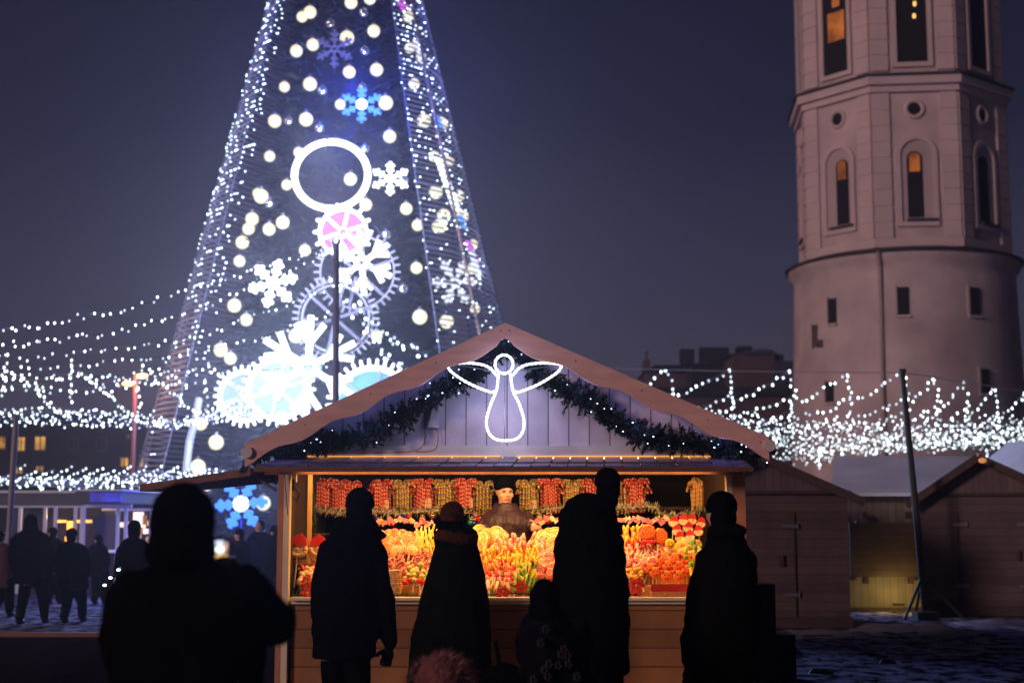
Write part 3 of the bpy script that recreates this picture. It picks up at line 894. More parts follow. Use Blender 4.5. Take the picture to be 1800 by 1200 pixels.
mfar = mat('far_wall', (0.018, 0.014, 0.018), .9, .2, .4)
mfar2 = mat('far_pink_wall', (0.09, 0.05, 0.05), .9, .15, .3)
mroof = mat('frosty_roof', (0.10, 0.10, 0.15), .7, .2, .6)
building('office_building', -60, 470, 742, 1000, 95, mfar, 'long dark building behind the kiosk with a few yellow windows',
         [(38, 780, 16, 26, 1), (71, 779, 22, 26, 1), (5, 778, 12, 24, 1), (226, 767, 8, 8, 1), (219, 812, 17, 18, 1), (253, 812, 17, 18, 1), (33, 826, 18, 14, 1), (70, 824, 16, 12, 1),
          (130, 780, 18, 24, 0), (180, 780, 18, 24, 0), (300, 780, 18, 24, 0)], roof=(722, -60, 440, mfar))
building('town_house', 1135, 1240, 655, 900, 150, mfar2, 'low pinkish house with a small turret at the far roofline',
         [(1160, 690, 8, 14, 0), (1195, 690, 8, 14, 0)], roof=(634, 1150, 1235, mfar), extras=(('turret', 1135, 1147, 628, 660, mfar2), ('finial', 1140, 1143, 612, 628, mfar2)))
building('town_house', 1215, 1320, 640, 900, 146, mfar, 'dark house crowned by two bulky rooftop boxes',
         [(1250, 690, 8, 14, 0)], roof=(630, 1225, 1310, mroof), extras=(('rooftop_box', 1202, 1226, 608, 634, mfar), ('rooftop_box', 1237, 1288, 605, 634, mfar)))
building('town_house', 1290, 1362, 622, 900, 140, mfar2, 'brownish gabled house with frosted sloping roof beside the bell tower',
         [(1330, 690, 9, 16, 0)], roof=(604, 1340, 1350, mroof), extras=(('chimney', 1303, 1330, 603, 612, mfar),))
building('town_house', 1364, 1500, 634, 900, 138, mat('far_blue_wall', (0.03, 0.04, 0.07), .9), 'narrow bluish house half hidden behind the bell tower', [(1384, 670, 8, 14, 0)], extras=(('chimney', 1372, 1386, 618, 634, mfar),))
building('palace', 1080, 1460, 696, 930, 110, mat('palace_wall', (0.08, 0.05, 0.05), .9, .2, .3), 'long reddish building behind the stall roof and bright lights',
         [(1365, 762, 9, 34, 0), (1397, 762, 9, 34, 0), (1300, 760, 9, 30, 0)], roof=(672, 1090, 1450, mfar))
p = P(1406, 765, 108)
k = MB(); k.tube([(0, 0, -1.2), (0, 0, .2), (.3, 0, 1.3)], [.25, .22, .05], 8)
tag(k.build('flame_lamp', mat('flame_orange', (1, .3, .05), emis=.9, ec=(1, .22, .02)), loc=None), 'slanting orange light on the reddish building below the bell tower', 'lamp').location = p


# ------------------------------------------------------------------ white kiosk on the left
def kiosk():
    D = 30.0; a = P(-60, 862, D); b = P(232, 862, D); root = empty('kiosk', ((a.x + b.x) / 2, D, 0), 'white glazed kiosk with blue lit roof corner and orange glow inside', 'kiosk')
    ox = root.location.x; X = lambda px: P(px, 900, D).x - ox; Z = lambda py: P(100, py, D).z
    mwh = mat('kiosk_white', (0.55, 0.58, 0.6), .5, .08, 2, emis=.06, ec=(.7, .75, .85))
    mgr = mat('kiosk_grey', (0.09, 0.09, 0.11), .6, .1, 2)
    k = MB(); k.box(((X(-60) + X(148)) / 2, 1.4, (Z(866) + Z(888)) / 2), (X(148) - X(-60), 3, Z(866) - Z(888))); k.build('roof_fascia', mgr, root)
    k = MB(); k.box(((X(-60) + X(148)) / 2, 1.4, Z(864)), (X(148) - X(-60) + .1, 3.1, .05)); k.build('roof_edge', mwh, root)
    k = MB(); k.box(((X(148) + X(228)) / 2, 1.0, (Z(863) + Z(884)) / 2), (X(228) - X(148), 3.4, Z(863) - Z(884))); k.build('corner_fascia', mgr, root)
    k = MB(); k.box(((X(176) + X(228)) / 2, -.73, (Z(866) + Z(882)) / 2), (X(228) - X(176), .03, Z(866) - Z(882))); k.build('light_panel', mat('blue_panel', (.1, .1, .9), .5, .3, 1.5, emis=.55, ec=(.06, .08, 1)), root)
    k = MB(); k.box(((X(148) + X(230)) / 2, 1.0, Z(862)), (X(230) - X(148), 3.5, .04)); k.build('roof_edge', mwh, root)
    k = MB(); k.box(((X(-60) + X(232)) / 2, -.02, Z(889)), (X(232) - X(-60), .1, .06)); k.build('beam', mwh, root)
    for px in (-20, 36, 80, 98, 133, 146, 208, 222):
        k = MB(); k.box((X(px), 0, (Z(888) + Z(1043)) / 2), (.06 if px != 146 else .1, .08, Z(888) - Z(1043))); k.build('post', mwh, root)
    for x0, x1 in ((18, 99), (156, 205)):
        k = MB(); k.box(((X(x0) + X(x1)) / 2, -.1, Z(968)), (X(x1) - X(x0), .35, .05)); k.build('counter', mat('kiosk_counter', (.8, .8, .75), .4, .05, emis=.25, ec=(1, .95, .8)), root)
    k = MB(); k.box(((X(-60) + X(232)) / 2, 0.06, (Z(972) + 0) / 2), (X(232) - X(-60), .06, Z(972))); k.build('lower_panel', mat('kiosk_navy', (.02, .02, .06), .6), root)
    k = MB(); k.box(((X(-60) + X(232)) / 2, 2.8, (Z(888)) / 2), (X(232) - X(-60), .06, Z(888))); k.build('back_panel', mat('kiosk_back', (.03, .03, .045), .6), root)
    k = MB(); k.box(((X(156) + X(204)) / 2, .3, (Z(905) + Z(965)) / 2), (X(204) - X(156), .04, Z(905) - Z(965))); k.build('screen_panel', mgr, root)
    k = MB()
    for px, py, w_, h_ in ((88, 925, .12, .22), (90, 938, .10, .1), (86, 948, .14, .1), (112, 916, .38, .06), (72, 916, .2, .05), (90, 955, .1, .08)):
        k.box((X(px), 1.4, Z(py)), (w_, .06, h_))
    k.build('lamp', mat('kiosk_lamp', (1, .5, .1), emis=1.0, ec=(1, .42, .06)), root)
    lamp('kiosk_light', (X(90), .9, Z(905)), 40, (1, .55, .2), .1, root)
    # second booth with warm goods
    r2 = empty('booth', (P(238, 900, 32).x, 32, 0), 'warm lit white booth behind the man with the phone', 'booth')
    o2 = r2.location.x; X2 = lambda px: P(px, 900, 32).x - o2; Z2 = lambda py: P(100, py, 32).z
    k = MB(); k.box((X2(240), .8, Z2(895)), (1.5, 1.8, .05)); k.build('roof', mwh, r2)
    k = MB(); k.box((X2(240), .8, Z2(960) / 2), (1.4, 1.4, Z2(960))); k.build('counter', mgr, r2)
    k = MB()
    for q in range(16): k.box((X2(rnd.uniform(212, 268)), .1 + rnd.random() * .3, Z2(rnd.uniform(908, 955))), (.06 + rnd.random() * .16, .1, .08 + rnd.random() * .2), mi=q % 3)
    k.build('goods', [mat('warm_goods', (1, .7, .4), emis=.8, ec=(1, .55, .22)), mat('white_goods', (1, .9, .8), emis=1.1, ec=(1, .85, .7)), mat('brown_goods', (.4, .2, .1), emis=.2, ec=(1, .4, .15))], r2)
    for px in (208, 268):
        k = MB(); k.box((X2(px), -.1, Z2(895) / 2), (.05, .05, Z2(895))); k.build('post', mwh, r2)
    k = MB(); k.add([(X2(160), .6, Z2(888)), (X2(240), .6, Z2(880)), (X2(240), .6, Z2(895)), (X2(175), .6, Z2(905))], [(0, 1, 2, 3)]); k.v += [(x, y + .05, z) for x, y, z in k.v[:4]]; k.f.append((7, 6, 5, 4)); k.m.append(0)
    k.build('awning', mgr, r2)
kiosk()


# ------------------------------------------------------------------ closed huts on the right
M_hut = planks_mat('hut_boards', (0.085, 0.055, 0.055), 'Z', .13)
M_hutv = planks_mat('hut_gable_boards', (0.11, 0.075, 0.08), 'X', .11)
M_frost = mat('frosted_felt', (0.62, 0.72, 0.78), .35, .15, 1.2, .2, 8)
M_warmwall = planks_mat('pale_side_boards', (0.52, 0.42, 0.30), 'Y', .14)


def hut(name, D, xl, xr, xa, ya, ye, depth, label, yaw=0.0, snow=M_frost, side=None, ov=22):
    """gable front hut: walls xl..xr, eaves at ye, apex (xa, ya) in photo pixels at distance D"""
    A = P((xl + xr) / 2, ye, D); root = empty(name, (A.x, D, 0), label, 'hut', rz=yaw)
    s = D / F; w = (xr - xl) * s; ze = A.z; za = P(xa, ya, D).z; xo = (xa - (xl + xr) / 2) * s; o = ov * s
    h = za - ze
    k = MB(); k.box((0, .03, ze / 2), (w, .06, ze)); k.build('front_wall', M_hut, root)
    for sx in (-1, 1):
        k = MB(); k.box((sx * (w / 2 - .03), depth / 2 + .03, ze / 2), (.06, depth - .06, ze)); k.build('side_wall', side or M_warmwall, root)
    k = MB(); k.box((0, depth, ze / 2), (w - .13, .06, ze)); k.build('back_wall', M_hut, root)
    k = MB(); k.prism([(-w / 2, ze), (w / 2, ze), (xo, ze + h * .97)], -.02, .03); k.build('gable', M_hutv, root)
    k = MB(); k.box((0, -.04, ze), (w + .1, .05, .05)); k.build('tie_beam', M_dark, root)
    for sx in (-1, 1):
        e_ = Vector((xo + sx * (w / 2 + o) - (xo if 0 else 0), 0, ze - o * h / (w / 2))); e_.x = sx * (w / 2 + o) + 0
        k = MB(); t = .05
        vs = [(xo, -.3, za), (e_.x, -.3, e_.z), (e_.x, depth + .3, e_.z), (xo, depth + .3, za)]
        vs += [(x, y, z - t) for x, y, z in vs]
        k.add(vs, [(0, 1, 2, 3), (7, 6, 5, 4), (0, 4, 5, 1), (1, 5, 6, 2), (2, 6, 7, 3), (3, 7, 4, 0)]); rf = k.build('roof', snow, root)
        k = MB(); k.bar((xo, -.31, za - .07), (e_.x, -.31, e_.z - .07), .03, .12); k.build('bargeboard', mat('hut_bargeboard', (.07, .045, .045), .8), rf)
    for q, (lx, lw, lh) in enumerate(((w * -.25, .02, ze * .8), (w * .22, .02, ze * .8))):
        k = MB(); k.box((lx, -.015, ze * .45), (lw, .03, lh)); k.build('shutter_edge', M_dark, root)
    k = MB(); k.box((w * .15, -.03, ze * .5), (.06, .05, .16)); k.build('lock', M_dark, root)
    for hx_ in (-w * .23, w * .20):
        for hz_ in (ze * .25, ze * .75):
            k = MB(); k.box((hx_, -.022, hz_), (.22, .025, .05)); k.tube([(hx_ + .11, -.03, hz_ - .04), (hx_ + .11, -.03, hz_ + .04)], .014, 6); k.build('hinge', M_steel, root)
    k = MB(); k.box((0, -.05, .10), (w + .04, .08, .16)); k.build('base_beam', M_dark, root)
    return root


hut('market_hut', 21.0, 1150, 1488, 1318, 790, 865, 2.8, 'closed dark hut directly right of the candy stall')
h2 = hut('market_hut', 23.6, 1622, 1870, 1722, 797, 868, 3.4, 'closed dark hut behind the leaning pole', yaw=-.30)
hut('market_hut', 29.0, 1810, 2080, 1950, 760, 858, 3.4, 'farthest hut, only its frosted roof showing at the right edge', yaw=.2)
# hut between them, seen by its side, lit by a warm lamp
def middle_hut():
    D = 25.0; A = P(1560, 868, D); root = empty('market_hut', (A.x, D, 0), 'hut between the two dark huts with frosted roof and yellow lit lower wall', 'hut')
    s = D / F; X = lambda px: (px - 1560) * s; Z = lambda py: P(1560, py, D).z
    w0, w1 = X(1488), X(1640)
    k = MB(); k.box(((w0 + w1) / 2, .03, Z(868) / 2), (w1 - w0, .06, Z(868))); k.build('wall', planks_mat('middle_hut_boards', (0.22, 0.19, 0.16), 'X', .13), root)
    k = MB(); k.box((X(1500), -.16, (Z(915) + Z(1012)) / 2), (.04, .2, Z(915) - Z(1012)))
    k.box((X(1555), -.25, (Z(918) + Z(1012)) / 2), (X(1625) - X(1486), .04, Z(918) - Z(1012))); sh = k.build('shutter', planks_mat('shutter_boards', (0.085, 0.055, 0.055), 'Z', .12), root)
    for px in (1512, 1590):
        for py in (905, 1018):
            k = MB(); k.box((X(px), -.2, Z(py)), (.08, .14, .12)); k.build('bracket', M_dark, sh)
    k = MB()
    vs = [(X(1462), -.25, Z(834)), (X(1625), -.25, Z(870)), (X(1730), 2.6, Z(780)), (X(1520), 2.6, Z(775))]
    vs = [(X(1452), -.3, Z(866)), (X(1660), -.3, Z(866)), (X(1800), 2.8, Z(789)), (X(1535), 2.8, Z(789))]
    vs += [(x, y, z - .06) for x, y, z in vs]
    k.add(vs, [(0, 1, 2, 3), (7, 6, 5, 4), (0, 4, 5, 1), (1, 5, 6, 2), (2, 6, 7, 3), (3, 7, 4, 0)])
    k.build('roof', M_frost, root)
    k = MB(); k.box((X(1570), -.02, Z(1076) + .04), (2.0, .1, .1)); k.build('sill_beam', M_dark, root)
    k = MB(); k.box((X(1560), -.5, .15), (.18, .1, .05)); lh_ = k.build('lamp_housing', M_dark, root)
    lamp('hut_light', (X(1560), -.55, .32), 10, (1, .66, .18), .06, root)
middle_hut()
# snow on wedge between huts and small orange lamp under the leaning hut's apex
k = MB(); k.ell((0, 0, 0), (.07, .03, .045), seg=10, rings=6)
p = P(1727, 809, 23.1)
o = k.build('gable_lamp', mat('gable_lamp_glass', (1, .5, .2), emis=.45, ec=(1, .35, .1))); o.location = p; tag(o, 'dull orange lamp under the apex of the hut behind the leaning pole', 'lamp')
def bin_():
    A = P(1340, 1136, 14.5); root = empty('speaker_cabinet', (A.x, 14.5, 0), 'black box standing on a wider black box right of the stall', 'box')
    s = 14.5 / F
    k = MB(); k.box((.04, 0, .24), (85 * s, .5, .44)); k.build('lower_box', M_black2, root)
    k = MB(); k.box((-.10, 0, .70), (70 * s, .42, .50)); k.build('upper_box', M_black2, root)
    for sx in (-.2, .2):
        k = MB(); k.tube([(sx, 0, 0), (sx, 0, .03)], .03, 8); k.build('foot', M_black, root)
bin_()


# ------------------------------------------------------------------ the candy stall
SY = 11.4            # plane of the stall front
def stall():
    c = P(890, 1055, SY)
    root = empty('market_stall', (c.x, SY, 0), 'wooden gabled candy stall with open lit counter in the middle', 'market stall')
    L = root.location
    q = lambda px, py, Y: P(px, py, Y) - L
    # fascia with waved lower edge
    YF = SY - .35
    def fascia(x0, y0, x1, y1, waves):
        n = 60; top = []; bot = []
        for i in range(n + 1):
            t = i / n; x = x0 + (x1 - x0) * t; y = y0 + (y1 - y0) * t
            ph = t * waves
            drop = 36 + 4.5 * math.sin(2 * PI * ph - PI / 2) + (-5 if t < .03 else 0)
            p = q(x, y, YF); top.append((p.x, p.z)); p = q(x, y + drop, YF); bot.append((p.x, p.z))
        return top, bot
    for nm, args in (('a', (888, 567, 430, 780, 4.5)), ('b', (888, 567, 1352, 768, 4.5))):
        top, bot = fascia(*args); k = MB(); yf = YF - L.y
        n = len(top)
        vs = [(x, yf, z) for x, z in top] + [(x, yf, z) for x, z in bot] + [(x, yf + .03, z) for x, z in top] + [(x, yf + .03, z) for x, z in bot]
        fs = []
        for i in range(n - 1):
            fs += [(i, i + 1, i + 1 + n, i + n), (i + 2 * n, i + 3 * n, i + 1 + 3 * n, i + 1 + 2 * n), (i, i + 2 * n, i + 1 + 2 * n, i + 1), (i + n, i + n + 1, i + 3 * n + 1, i + 3 * n)]
        fs += [(0, n, 3 * n, 2 * n), (n - 1, 3 * n - 1, 4 * n - 1, 2 * n - 1)]
        k.add(vs, fs); fo = k.build('fascia_board', M_fascia, root)
        k = MB()
        for t in (.02, .27, .52, .77, .97):
            i = int(t * (n - 1)); x = top[i][0]; z = (top[i][1] * .6 + bot[i][1] * .4)
            k.ell((x, yf, z), (.006, .004, .006), seg=8, rings=4)
        k.build('screw', M_dark, fo)
    # roof slabs
    za = q(888, 567, YF); 
    for ex, ey in ((430, 780), (1352, 768)):
        e_ = q(ex, ey, YF); k = MB(); y0, y1 = YF - L.y - .02, 2.9
        y0 += .055
        vs = [(za.x, y0, za.z - .004), (e_.x, y0, e_.z - .004), (e_.x, y1, e_.z - .004), (za.x, y1, za.z - .004)]
        vs += [(x, y, z - .028) for x, y, z in vs]
        k.add(vs, [(0, 1, 2, 3), (7, 6, 5, 4), (0, 4, 5, 1), (1, 5, 6, 2), (2, 6, 7, 3), (3, 7, 4, 0)])
        rf = k.build('roof', mat('roof_felt', (.12, .08, .08), .8, .2, 4), root)
    # curled eave ends
    for ex, ey in ((434, 795), (1352, 783)):
        e_ = q(ex, ey, YF); k = MB(); k.tube([(e_.x, YF - L.y - .03, e_.z), (e_.x, YF - L.y + .25, e_.z)], .045, 16); k.build('eave_roll', M_white, root)
    # gable
    YG = SY + .02; yg = YG - L.y
    a0 = q(470, 795, YG); a1 = q(1312, 795, YG); ap = q(888, 572, YG)
    k = MB(); k.prism([(a0.x, a0.z), (a1.x, a1.z), (a1.x, a1.z + .06), (ap.x, ap.z), (a0.x, a0.z + .06)], yg, yg + .04); k.build('gable', M_gable, root)
    t0 = q(480, 793, YG - .02); t1 = q(1305, 793, YG)
    k = MB(); k.box(((t0.x + t1.x) / 2, yg - .015, t0.z), (t1.x - t0.x, .03, .09)); k.build('gable_rail', M_white, root)
    # thin warm light line under the rail
    l0 = q(542, 802, YG); l1 = q(880, 802, YG); l2 = q(908, 802, YG); l3 = q(1252, 802, YG)
    for a, b_ in ((l0, l1), (l2, l3)):
        k = MB(); k.box(((a.x + b_.x) / 2, yg - .035, a.z), (b_.x - a.x, .008, .006)); k.build('light_gap', mat('warm_gap', (1, .5, .15), emis=1.1, ec=(1, .42, .1)), root)
    # canopy over the counter: shingles
    f0 = q(446, 819, SY - .42); f1 = q(1324, 819, SY - .42); b0_ = q(500, 803, YG - .04); b1_ = q(1300, 803, YG - .04)
    n = 27; 
    k = MB()
    for i in range(n):
        x0 = f0.x + (f1.x - f0.x) * i / n; x1 = f0.x + (f1.x - f0.x) * (i + 1) / n - .012
        u0 = b0_.x + (b1_.x - b0_.x) * i / n; u1 = b0_.x + (b1_.x - b0_.x) * (i + 1) / n - .008
        dz = .003 * (i % 2)
        k.add([(x0, f0.y, f0.z + dz), (x1, f0.y, f0.z + dz), (u1, b0_.y, b0_.z + dz), (u0, b0_.y, b0_.z + dz), (x0, f0.y, f0.z - .02), (x1, f0.y, f0.z - .02), (u1, b0_.y, b0_.z - .02), (u0, b0_.y, b0_.z - .02)],
              [(0, 1, 2, 3), (7, 6, 5, 4), (0, 4, 5, 1), (1, 5, 6, 2), (3, 2, 6, 7), (0, 3, 7, 4)])
    cn = k.build('canopy', M_slate, root)
    k = MB(); k.box(((f0.x + f1.x) / 2, f0.y + .01, f0.z - .025), (f1.x - f0.x, .04, .035)); k.build('canopy_board', M_brown, cn)
    ff = q(460, 828, SY - .2); k = MB(); k.box(((f0.x + f1.x) / 2, -.2, ff.z), (f1.x - f0.x - .1, .05, .05)); k.build('canopy_beam', M_brown, cn)
    # lintel
    li = q(890, 826, SY); k = MB(); k.box((0, .05, li.z + .03), (3.62, .08, .12)); k.build('lintel', mat('shaded_lintel', (.012, .008, .006), .9), root)  # shade put into the colour: near-black hides the canopy lamp's light
    # posts
    for x0, x1, m, yo in ((487, 497, M_brown, .03), (497, 508, M_cream, 0), (1279, 1289, M_cream, 0), (1289, 1312, M_brown, .03)):
        a = q(x0, 1000, SY); b_ = q(x1, 1000, SY); h = q(890, 828, SY).z
        k = MB(); k.box(((a.x + b_.x) / 2, yo + .02, h / 2), (b_.x - a.x - .002, .10 if yo == 0 else .16, h)); k.build('post', mat('post_paint', (.45, .2, .1), .6, .1) if yo else M_cream, root)
    # counter front
    a = q(512, 1056, SY); b_ = q(1279, 1056, SY)
    k = MB(); k.box(((a.x + b_.x) / 2, .05, a.z / 2), (b_.x - a.x, .06, a.z - .01)); k.build('counter_front', M_front, root)
    k = MB(); k.box(((a.x + b_.x) / 2, -.0, a.z + .02), (b_.x - a.x, .16, .022)); k.box(((a.x + b_.x) / 2, .03, a.z - .006), (b_.x - a.x, .12, .03)); k.build('counter_trim', M_cream, root)
    # interior
    zc = q(890, 826, SY).z + .25
    for x0 in (a.x - .1, b_.x + .1):
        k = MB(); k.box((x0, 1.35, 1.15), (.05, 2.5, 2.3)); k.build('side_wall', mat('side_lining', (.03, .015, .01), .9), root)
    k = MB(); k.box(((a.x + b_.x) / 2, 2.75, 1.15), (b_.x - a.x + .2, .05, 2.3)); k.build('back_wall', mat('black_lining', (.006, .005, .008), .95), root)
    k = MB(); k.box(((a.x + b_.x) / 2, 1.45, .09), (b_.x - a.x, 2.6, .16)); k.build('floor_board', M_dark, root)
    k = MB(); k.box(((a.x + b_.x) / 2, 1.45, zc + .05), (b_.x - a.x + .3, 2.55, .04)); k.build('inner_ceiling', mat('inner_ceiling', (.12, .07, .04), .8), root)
    # stepped display bench
    k = MB()
    for i in range(5):
        y0 = .14 + i * .17; z1 = a.z + .02 + i * .085
        k.box(((a.x + b_.x) / 2, y0 + .085, z1 / 2 + .2), (b_.x - a.x - .04, .168, z1 - .4))
    k.build('display_bench', mat('bench_gap_glow', (.55, .30, .08), .8, .3), root)  # warm colour painted in so the gaps between sweets seem to glow
    # back shelf for the bunches of canes
    s0 = q(500, 893, SY + 2.2); k = MB(); k.box(((a.x + b_.x) / 2, 2.3, s0.z), (b_.x - a.x, .4, .03)); k.build('shelf', M_dark, root)
    s1 = q(500, 832, SY + 2.2); k = MB(); k.tube([(a.x, 2.2, s1.z), (b_.x, 2.2, s1.z)], .012, 8); k.build('rail', M_steel, root)
    # vertical lath on the left and a small side shelf
    p0 = q(543, 990, SY + .6); k = MB(); k.box((p0.x, .6, (p0.z + zc) / 2), (.035, .035, zc - p0.z)); k.build('lath', mat('pine_lath', (.6, .4, .18), .6, .15), root)
    p0 = q(530, 988, SY + .7); k = MB(); k.box((p0.x, .75, p0.z), (.36, .3, .04)); k.build('side_shelf', mat('pine_shelf', (.55, .35, .15), .6, .15), root)
    p1 = q(530, 938, SY + .7); k = MB(); k.box((p1.x + .03, .75, p1.z), (.36, .3, .012)); k.build('glass_shelf', mat('shelf_glass', (.8, .85, .8), .05, .02, trans=.9), root)
    # side awning on the left
    j0 = q(246, 853, SY + 1.6); j1 = q(436, 826, SY - .1)
    k = MB()
    A0 = q(246, 851, SY + .9); A1 = q(440, 822, SY - .15); B1 = q(436, 818, SY + 2.4)
    vs = [A0, A1, Vector((A1.x, A1.y + 2.3, A1.z + .02)), Vector((A0.x, A0.y + 1.6, A0.z + .02))]
    vs += [v - Vector((0, 0, .06)) for v in vs]
    k.add(vs, [(0, 1, 2, 3), (7, 6, 5, 4), (0, 4, 5, 1), (1, 5, 6, 2), (2, 6, 7, 3), (3, 7, 4, 0)]); sa = k.build('side_awning', M_brown, root)
    k = MB(); k.tube([q(440, 832, SY), q(486, 862, SY)], .012, 6); k.tube([q(455, 832, SY + .3), q(486, 850, SY + .3)], .01, 6); k.build('awning_strut', M_steel, sa)
    # electric box and leads on the gable
    k = MB(); k.prism([(q(752, 752, YG).x, q(752, 752, YG).z), (q(772, 752, YG).x, q(772, 752, YG).z), (q(773, 706, YG).x, q(773, 712, YG).z), (q(765, 700, YG).x, q(765, 702, YG).z)], yg - .05, yg - .003)
    bx = k.build('junction_box', M_gable, root)
    k = MB(); k.tube([q(x, y, YG - .03) for x, y in smooth2([(753, 752), (748, 770), (735, 790), (690, 795), (600, 796), (520, 797)])], .004, 5)
    k.tube([q(x, y, YG - .03) for x, y in smooth2([(765, 752), (770, 765), (764, 790), (730, 794)])], .004, 5); k.build('lead', mat('red_lead', (.3, .1, .08), .5), bx)
    # the stall's own lamps: a strip behind the lintel, and fixture on the left
    zl = q(890, 820, SY).z
    k = MB(); k.box((0, .30, zl + .12), (3.3, .10, .05)); st = k.build('strip_lamp', M_white, root)
    k = MB(); k.box((0, .30, zl + .085), (3.2, .07, .02)); k.build('diffuser', mat('warm_tube', (1, .8, .5), emis=6, ec=(1, .62, .28)), st)
    lamp('stall_light', (0, .34, zl + .06), 50, (1, .46, .12), parent=root, kind='AREA', size=(3.2, .10), rot=Vector((0, .25, -1)).to_track_quat('-Z', 'Y').to_euler())
    k = MB(); k.box((0, -.26, zl + .022), (3.2, .05, .012)); k.build('strip_lamp', M_dark, root)
    lamp('canopy_light', (0, -.26, zl + .010), 38, (1, .47, .12), parent=root, kind='AREA', size=(3.2, .05), rot=Vector((0, .6, -.8)).to_track_quat('-Z', 'Y').to_euler())
    lamp('seller_fill_light', (0, .75, zl + .14), 19, (1, .55, .24), parent=root, kind='AREA', size=(3.2, .10), rot=Vector((0, .9, -.36)).to_track_quat('-Z', 'Y').to_euler())  # added fill light without a fixture, brightens seller and canes
    fx = q(516, 846, SY + .15); k = MB(); k.box((fx.x, fx.y, fx.z + .03), (.05, .06, .07)); fo = k.build('lamp_fixture', M_white, root)
    k = MB(); k.box((fx.x - .02, fx.y, fx.z - .03), (.06, .07, .09)); k.tube([fx + Vector((.0, 0, -.02)), fx + Vector((.05, 0, -.1)), fx + Vector((.03, 0, -.16)), fx + Vector((-.01, 0, -.12))], .006, 6); k.build('cable', M_black2, fo)
    k = MB(); k.tube([q(500, 830, SY - .06), q(503, 870, SY - .06), q(506, 905, SY - .06)], .004, 5); k.build('cord', M_dark, root)
    return root


def smooth2(p, n=6):
    return [(a, b) for a, b, c in smooth_px([(x, y, 0) for x, y in p], n)]


STALL = stall()


# angel of rope light
def angel():
    Y = SY - .33; c = P(887, 700, Y); root = empty('angel_light', c, 'white rope light angel hanging on the gable of the candy stall', 'angel light')
    m = mat('rope_light', (1, 1, 1), emis=2.3, ec=(.80, .87, 1.0), sample=True)
    def rope(pts, nm, close=False):
        k = MB(); w = [P(x, y, Y) - c for x, y in pts]
        w = dense(w + ([w[0]] if close else []), .012)
        k.tube(w, [.0085 + .003 * (i % 3 == 0) for i in range(len(w))], 8); k.build(nm, m, root, True)
    rope([(886 + 16 * math.cos(2 * PI * i / 24), 640 + 16.5 * math.sin(2 * PI * i / 24)) for i in range(25)], 'head')
    for sg, nm in ((-1, 'wing'), (1, 'wing')):
        X = lambda d: 887 + sg * d
        rope(smooth2([(X(14), 660), (X(30), 644), (X(60), 638), (X(96), 640), (X(98), 648), (X(85), 660), (X(58), 676), (X(24), 689), (X(17), 686)]), nm)
    rope(smooth2([(X_, y) for X_, y in ((877, 655), (875, 668), (873, 685), (862, 712), (855, 738), (858, 758), (870, 771), (888, 774), (908, 771), (919, 758), (921, 738), (913, 710), (903, 690), (899, 672), (898, 655))]), 'robe')
    k = MB(); k.tube([P(x, y, Y + .01) - c for x, y in ((790, 640), (887, 655), (985, 641))], .004, 5); k.tube([P(x, y, Y + .01) - c for x, y in ((887, 625), (887, 773))], .004, 5)
    k.build('wire_frame', M_steel, root)
    lamp('angel_lamp', (0, -.10, -.12), 5.0, (.60, .62, 1), .12, root)
    lamp('angel_lamp', (0, -.10, .22), 2.2, (.5, .6, 1), .12, root)
angel()


# fir garlands
def garland(pts, Y, label, rad=.11, n_per_m=900, bulbs=26, seed=1):
    w = [P(x, y, Y) for x, y in smooth2(pts)]
    r2 = random.Random(seed); root = empty('fir_garland', w[0], label, 'garland', 'fir garlands on the gable')
    f = MB(); line = dense(w, .012)
    f.tube([a - w[0] for a in line[::4]], .012, 5)
    for i in range(0, len(line)):
        for _b in range(3):
            # a bough: centre twig with needles
            d = Vector((r2.gauss(0, 1), r2.gauss(0, .3) - .1, r2.gauss(0, 1))).normalized()
            L = rad * r2.uniform(.55, 1.25) * (1 + .38 * math.sin(i * .17 + seed) * math.sin(i * .071)); b_ = line[i] - w[0]
            along = (line[min(i + 3, len(line) - 1)] - line[max(i - 3, 0)]).normalized() * r2.uniform(-.6, .6)
            d = (d + along).normalized()
            for s in range(15):
                t = (s + .5) / 15 * L; p = b_ + d * t
                for _ in range(3):
                    nd = (d * .7 + Vector((r2.gauss(0, .8), r2.gauss(0, .8), r2.gauss(0, .8)))).normalized() * r2.uniform(.022, .038)
                    wv = nd.cross(Vector((r2.random(), r2.random(), r2.random()))).normalized() * .007
                    f.add([p - wv, p + wv, p + nd], [(0, 1, 2)], 0 if r2.random() < .8 else 1)
    f.build('boughs', [M_needle, mat('needle_tip', (.012, .03, .028), .5, .4)], root)
    k = MB(); k.ell((0, 0, 0), (.0052, .0052, .0052), seg=8, rings=5); pr = None
    mbl = mat('garland_bulb', (1, 1, 1), emis=5, ec=(.6, .8, 1.0))
    for i in range(bulbs):
        j = r2.randrange(len(line)); p = line[j] - w[0] + Vector((r2.uniform(-.05, .05), -.09, r2.gauss(0, rad * .5)))
        if pr is None: o = k.build('bulb', mbl, root); pr = o
        else: o = pr.copy(); col.objects.link(o); o.parent = root
        s_ = r2.uniform(.55, 1.15); o.location = p; o.scale = (s_,) * 3
    for t_ in (.2, .5, .8): lamp('garland_glow', w[int(len(w) * t_)] - w[0] + Vector((0, -.16, .04)), .8, (.28, .34, 1), .05, root)
    return root


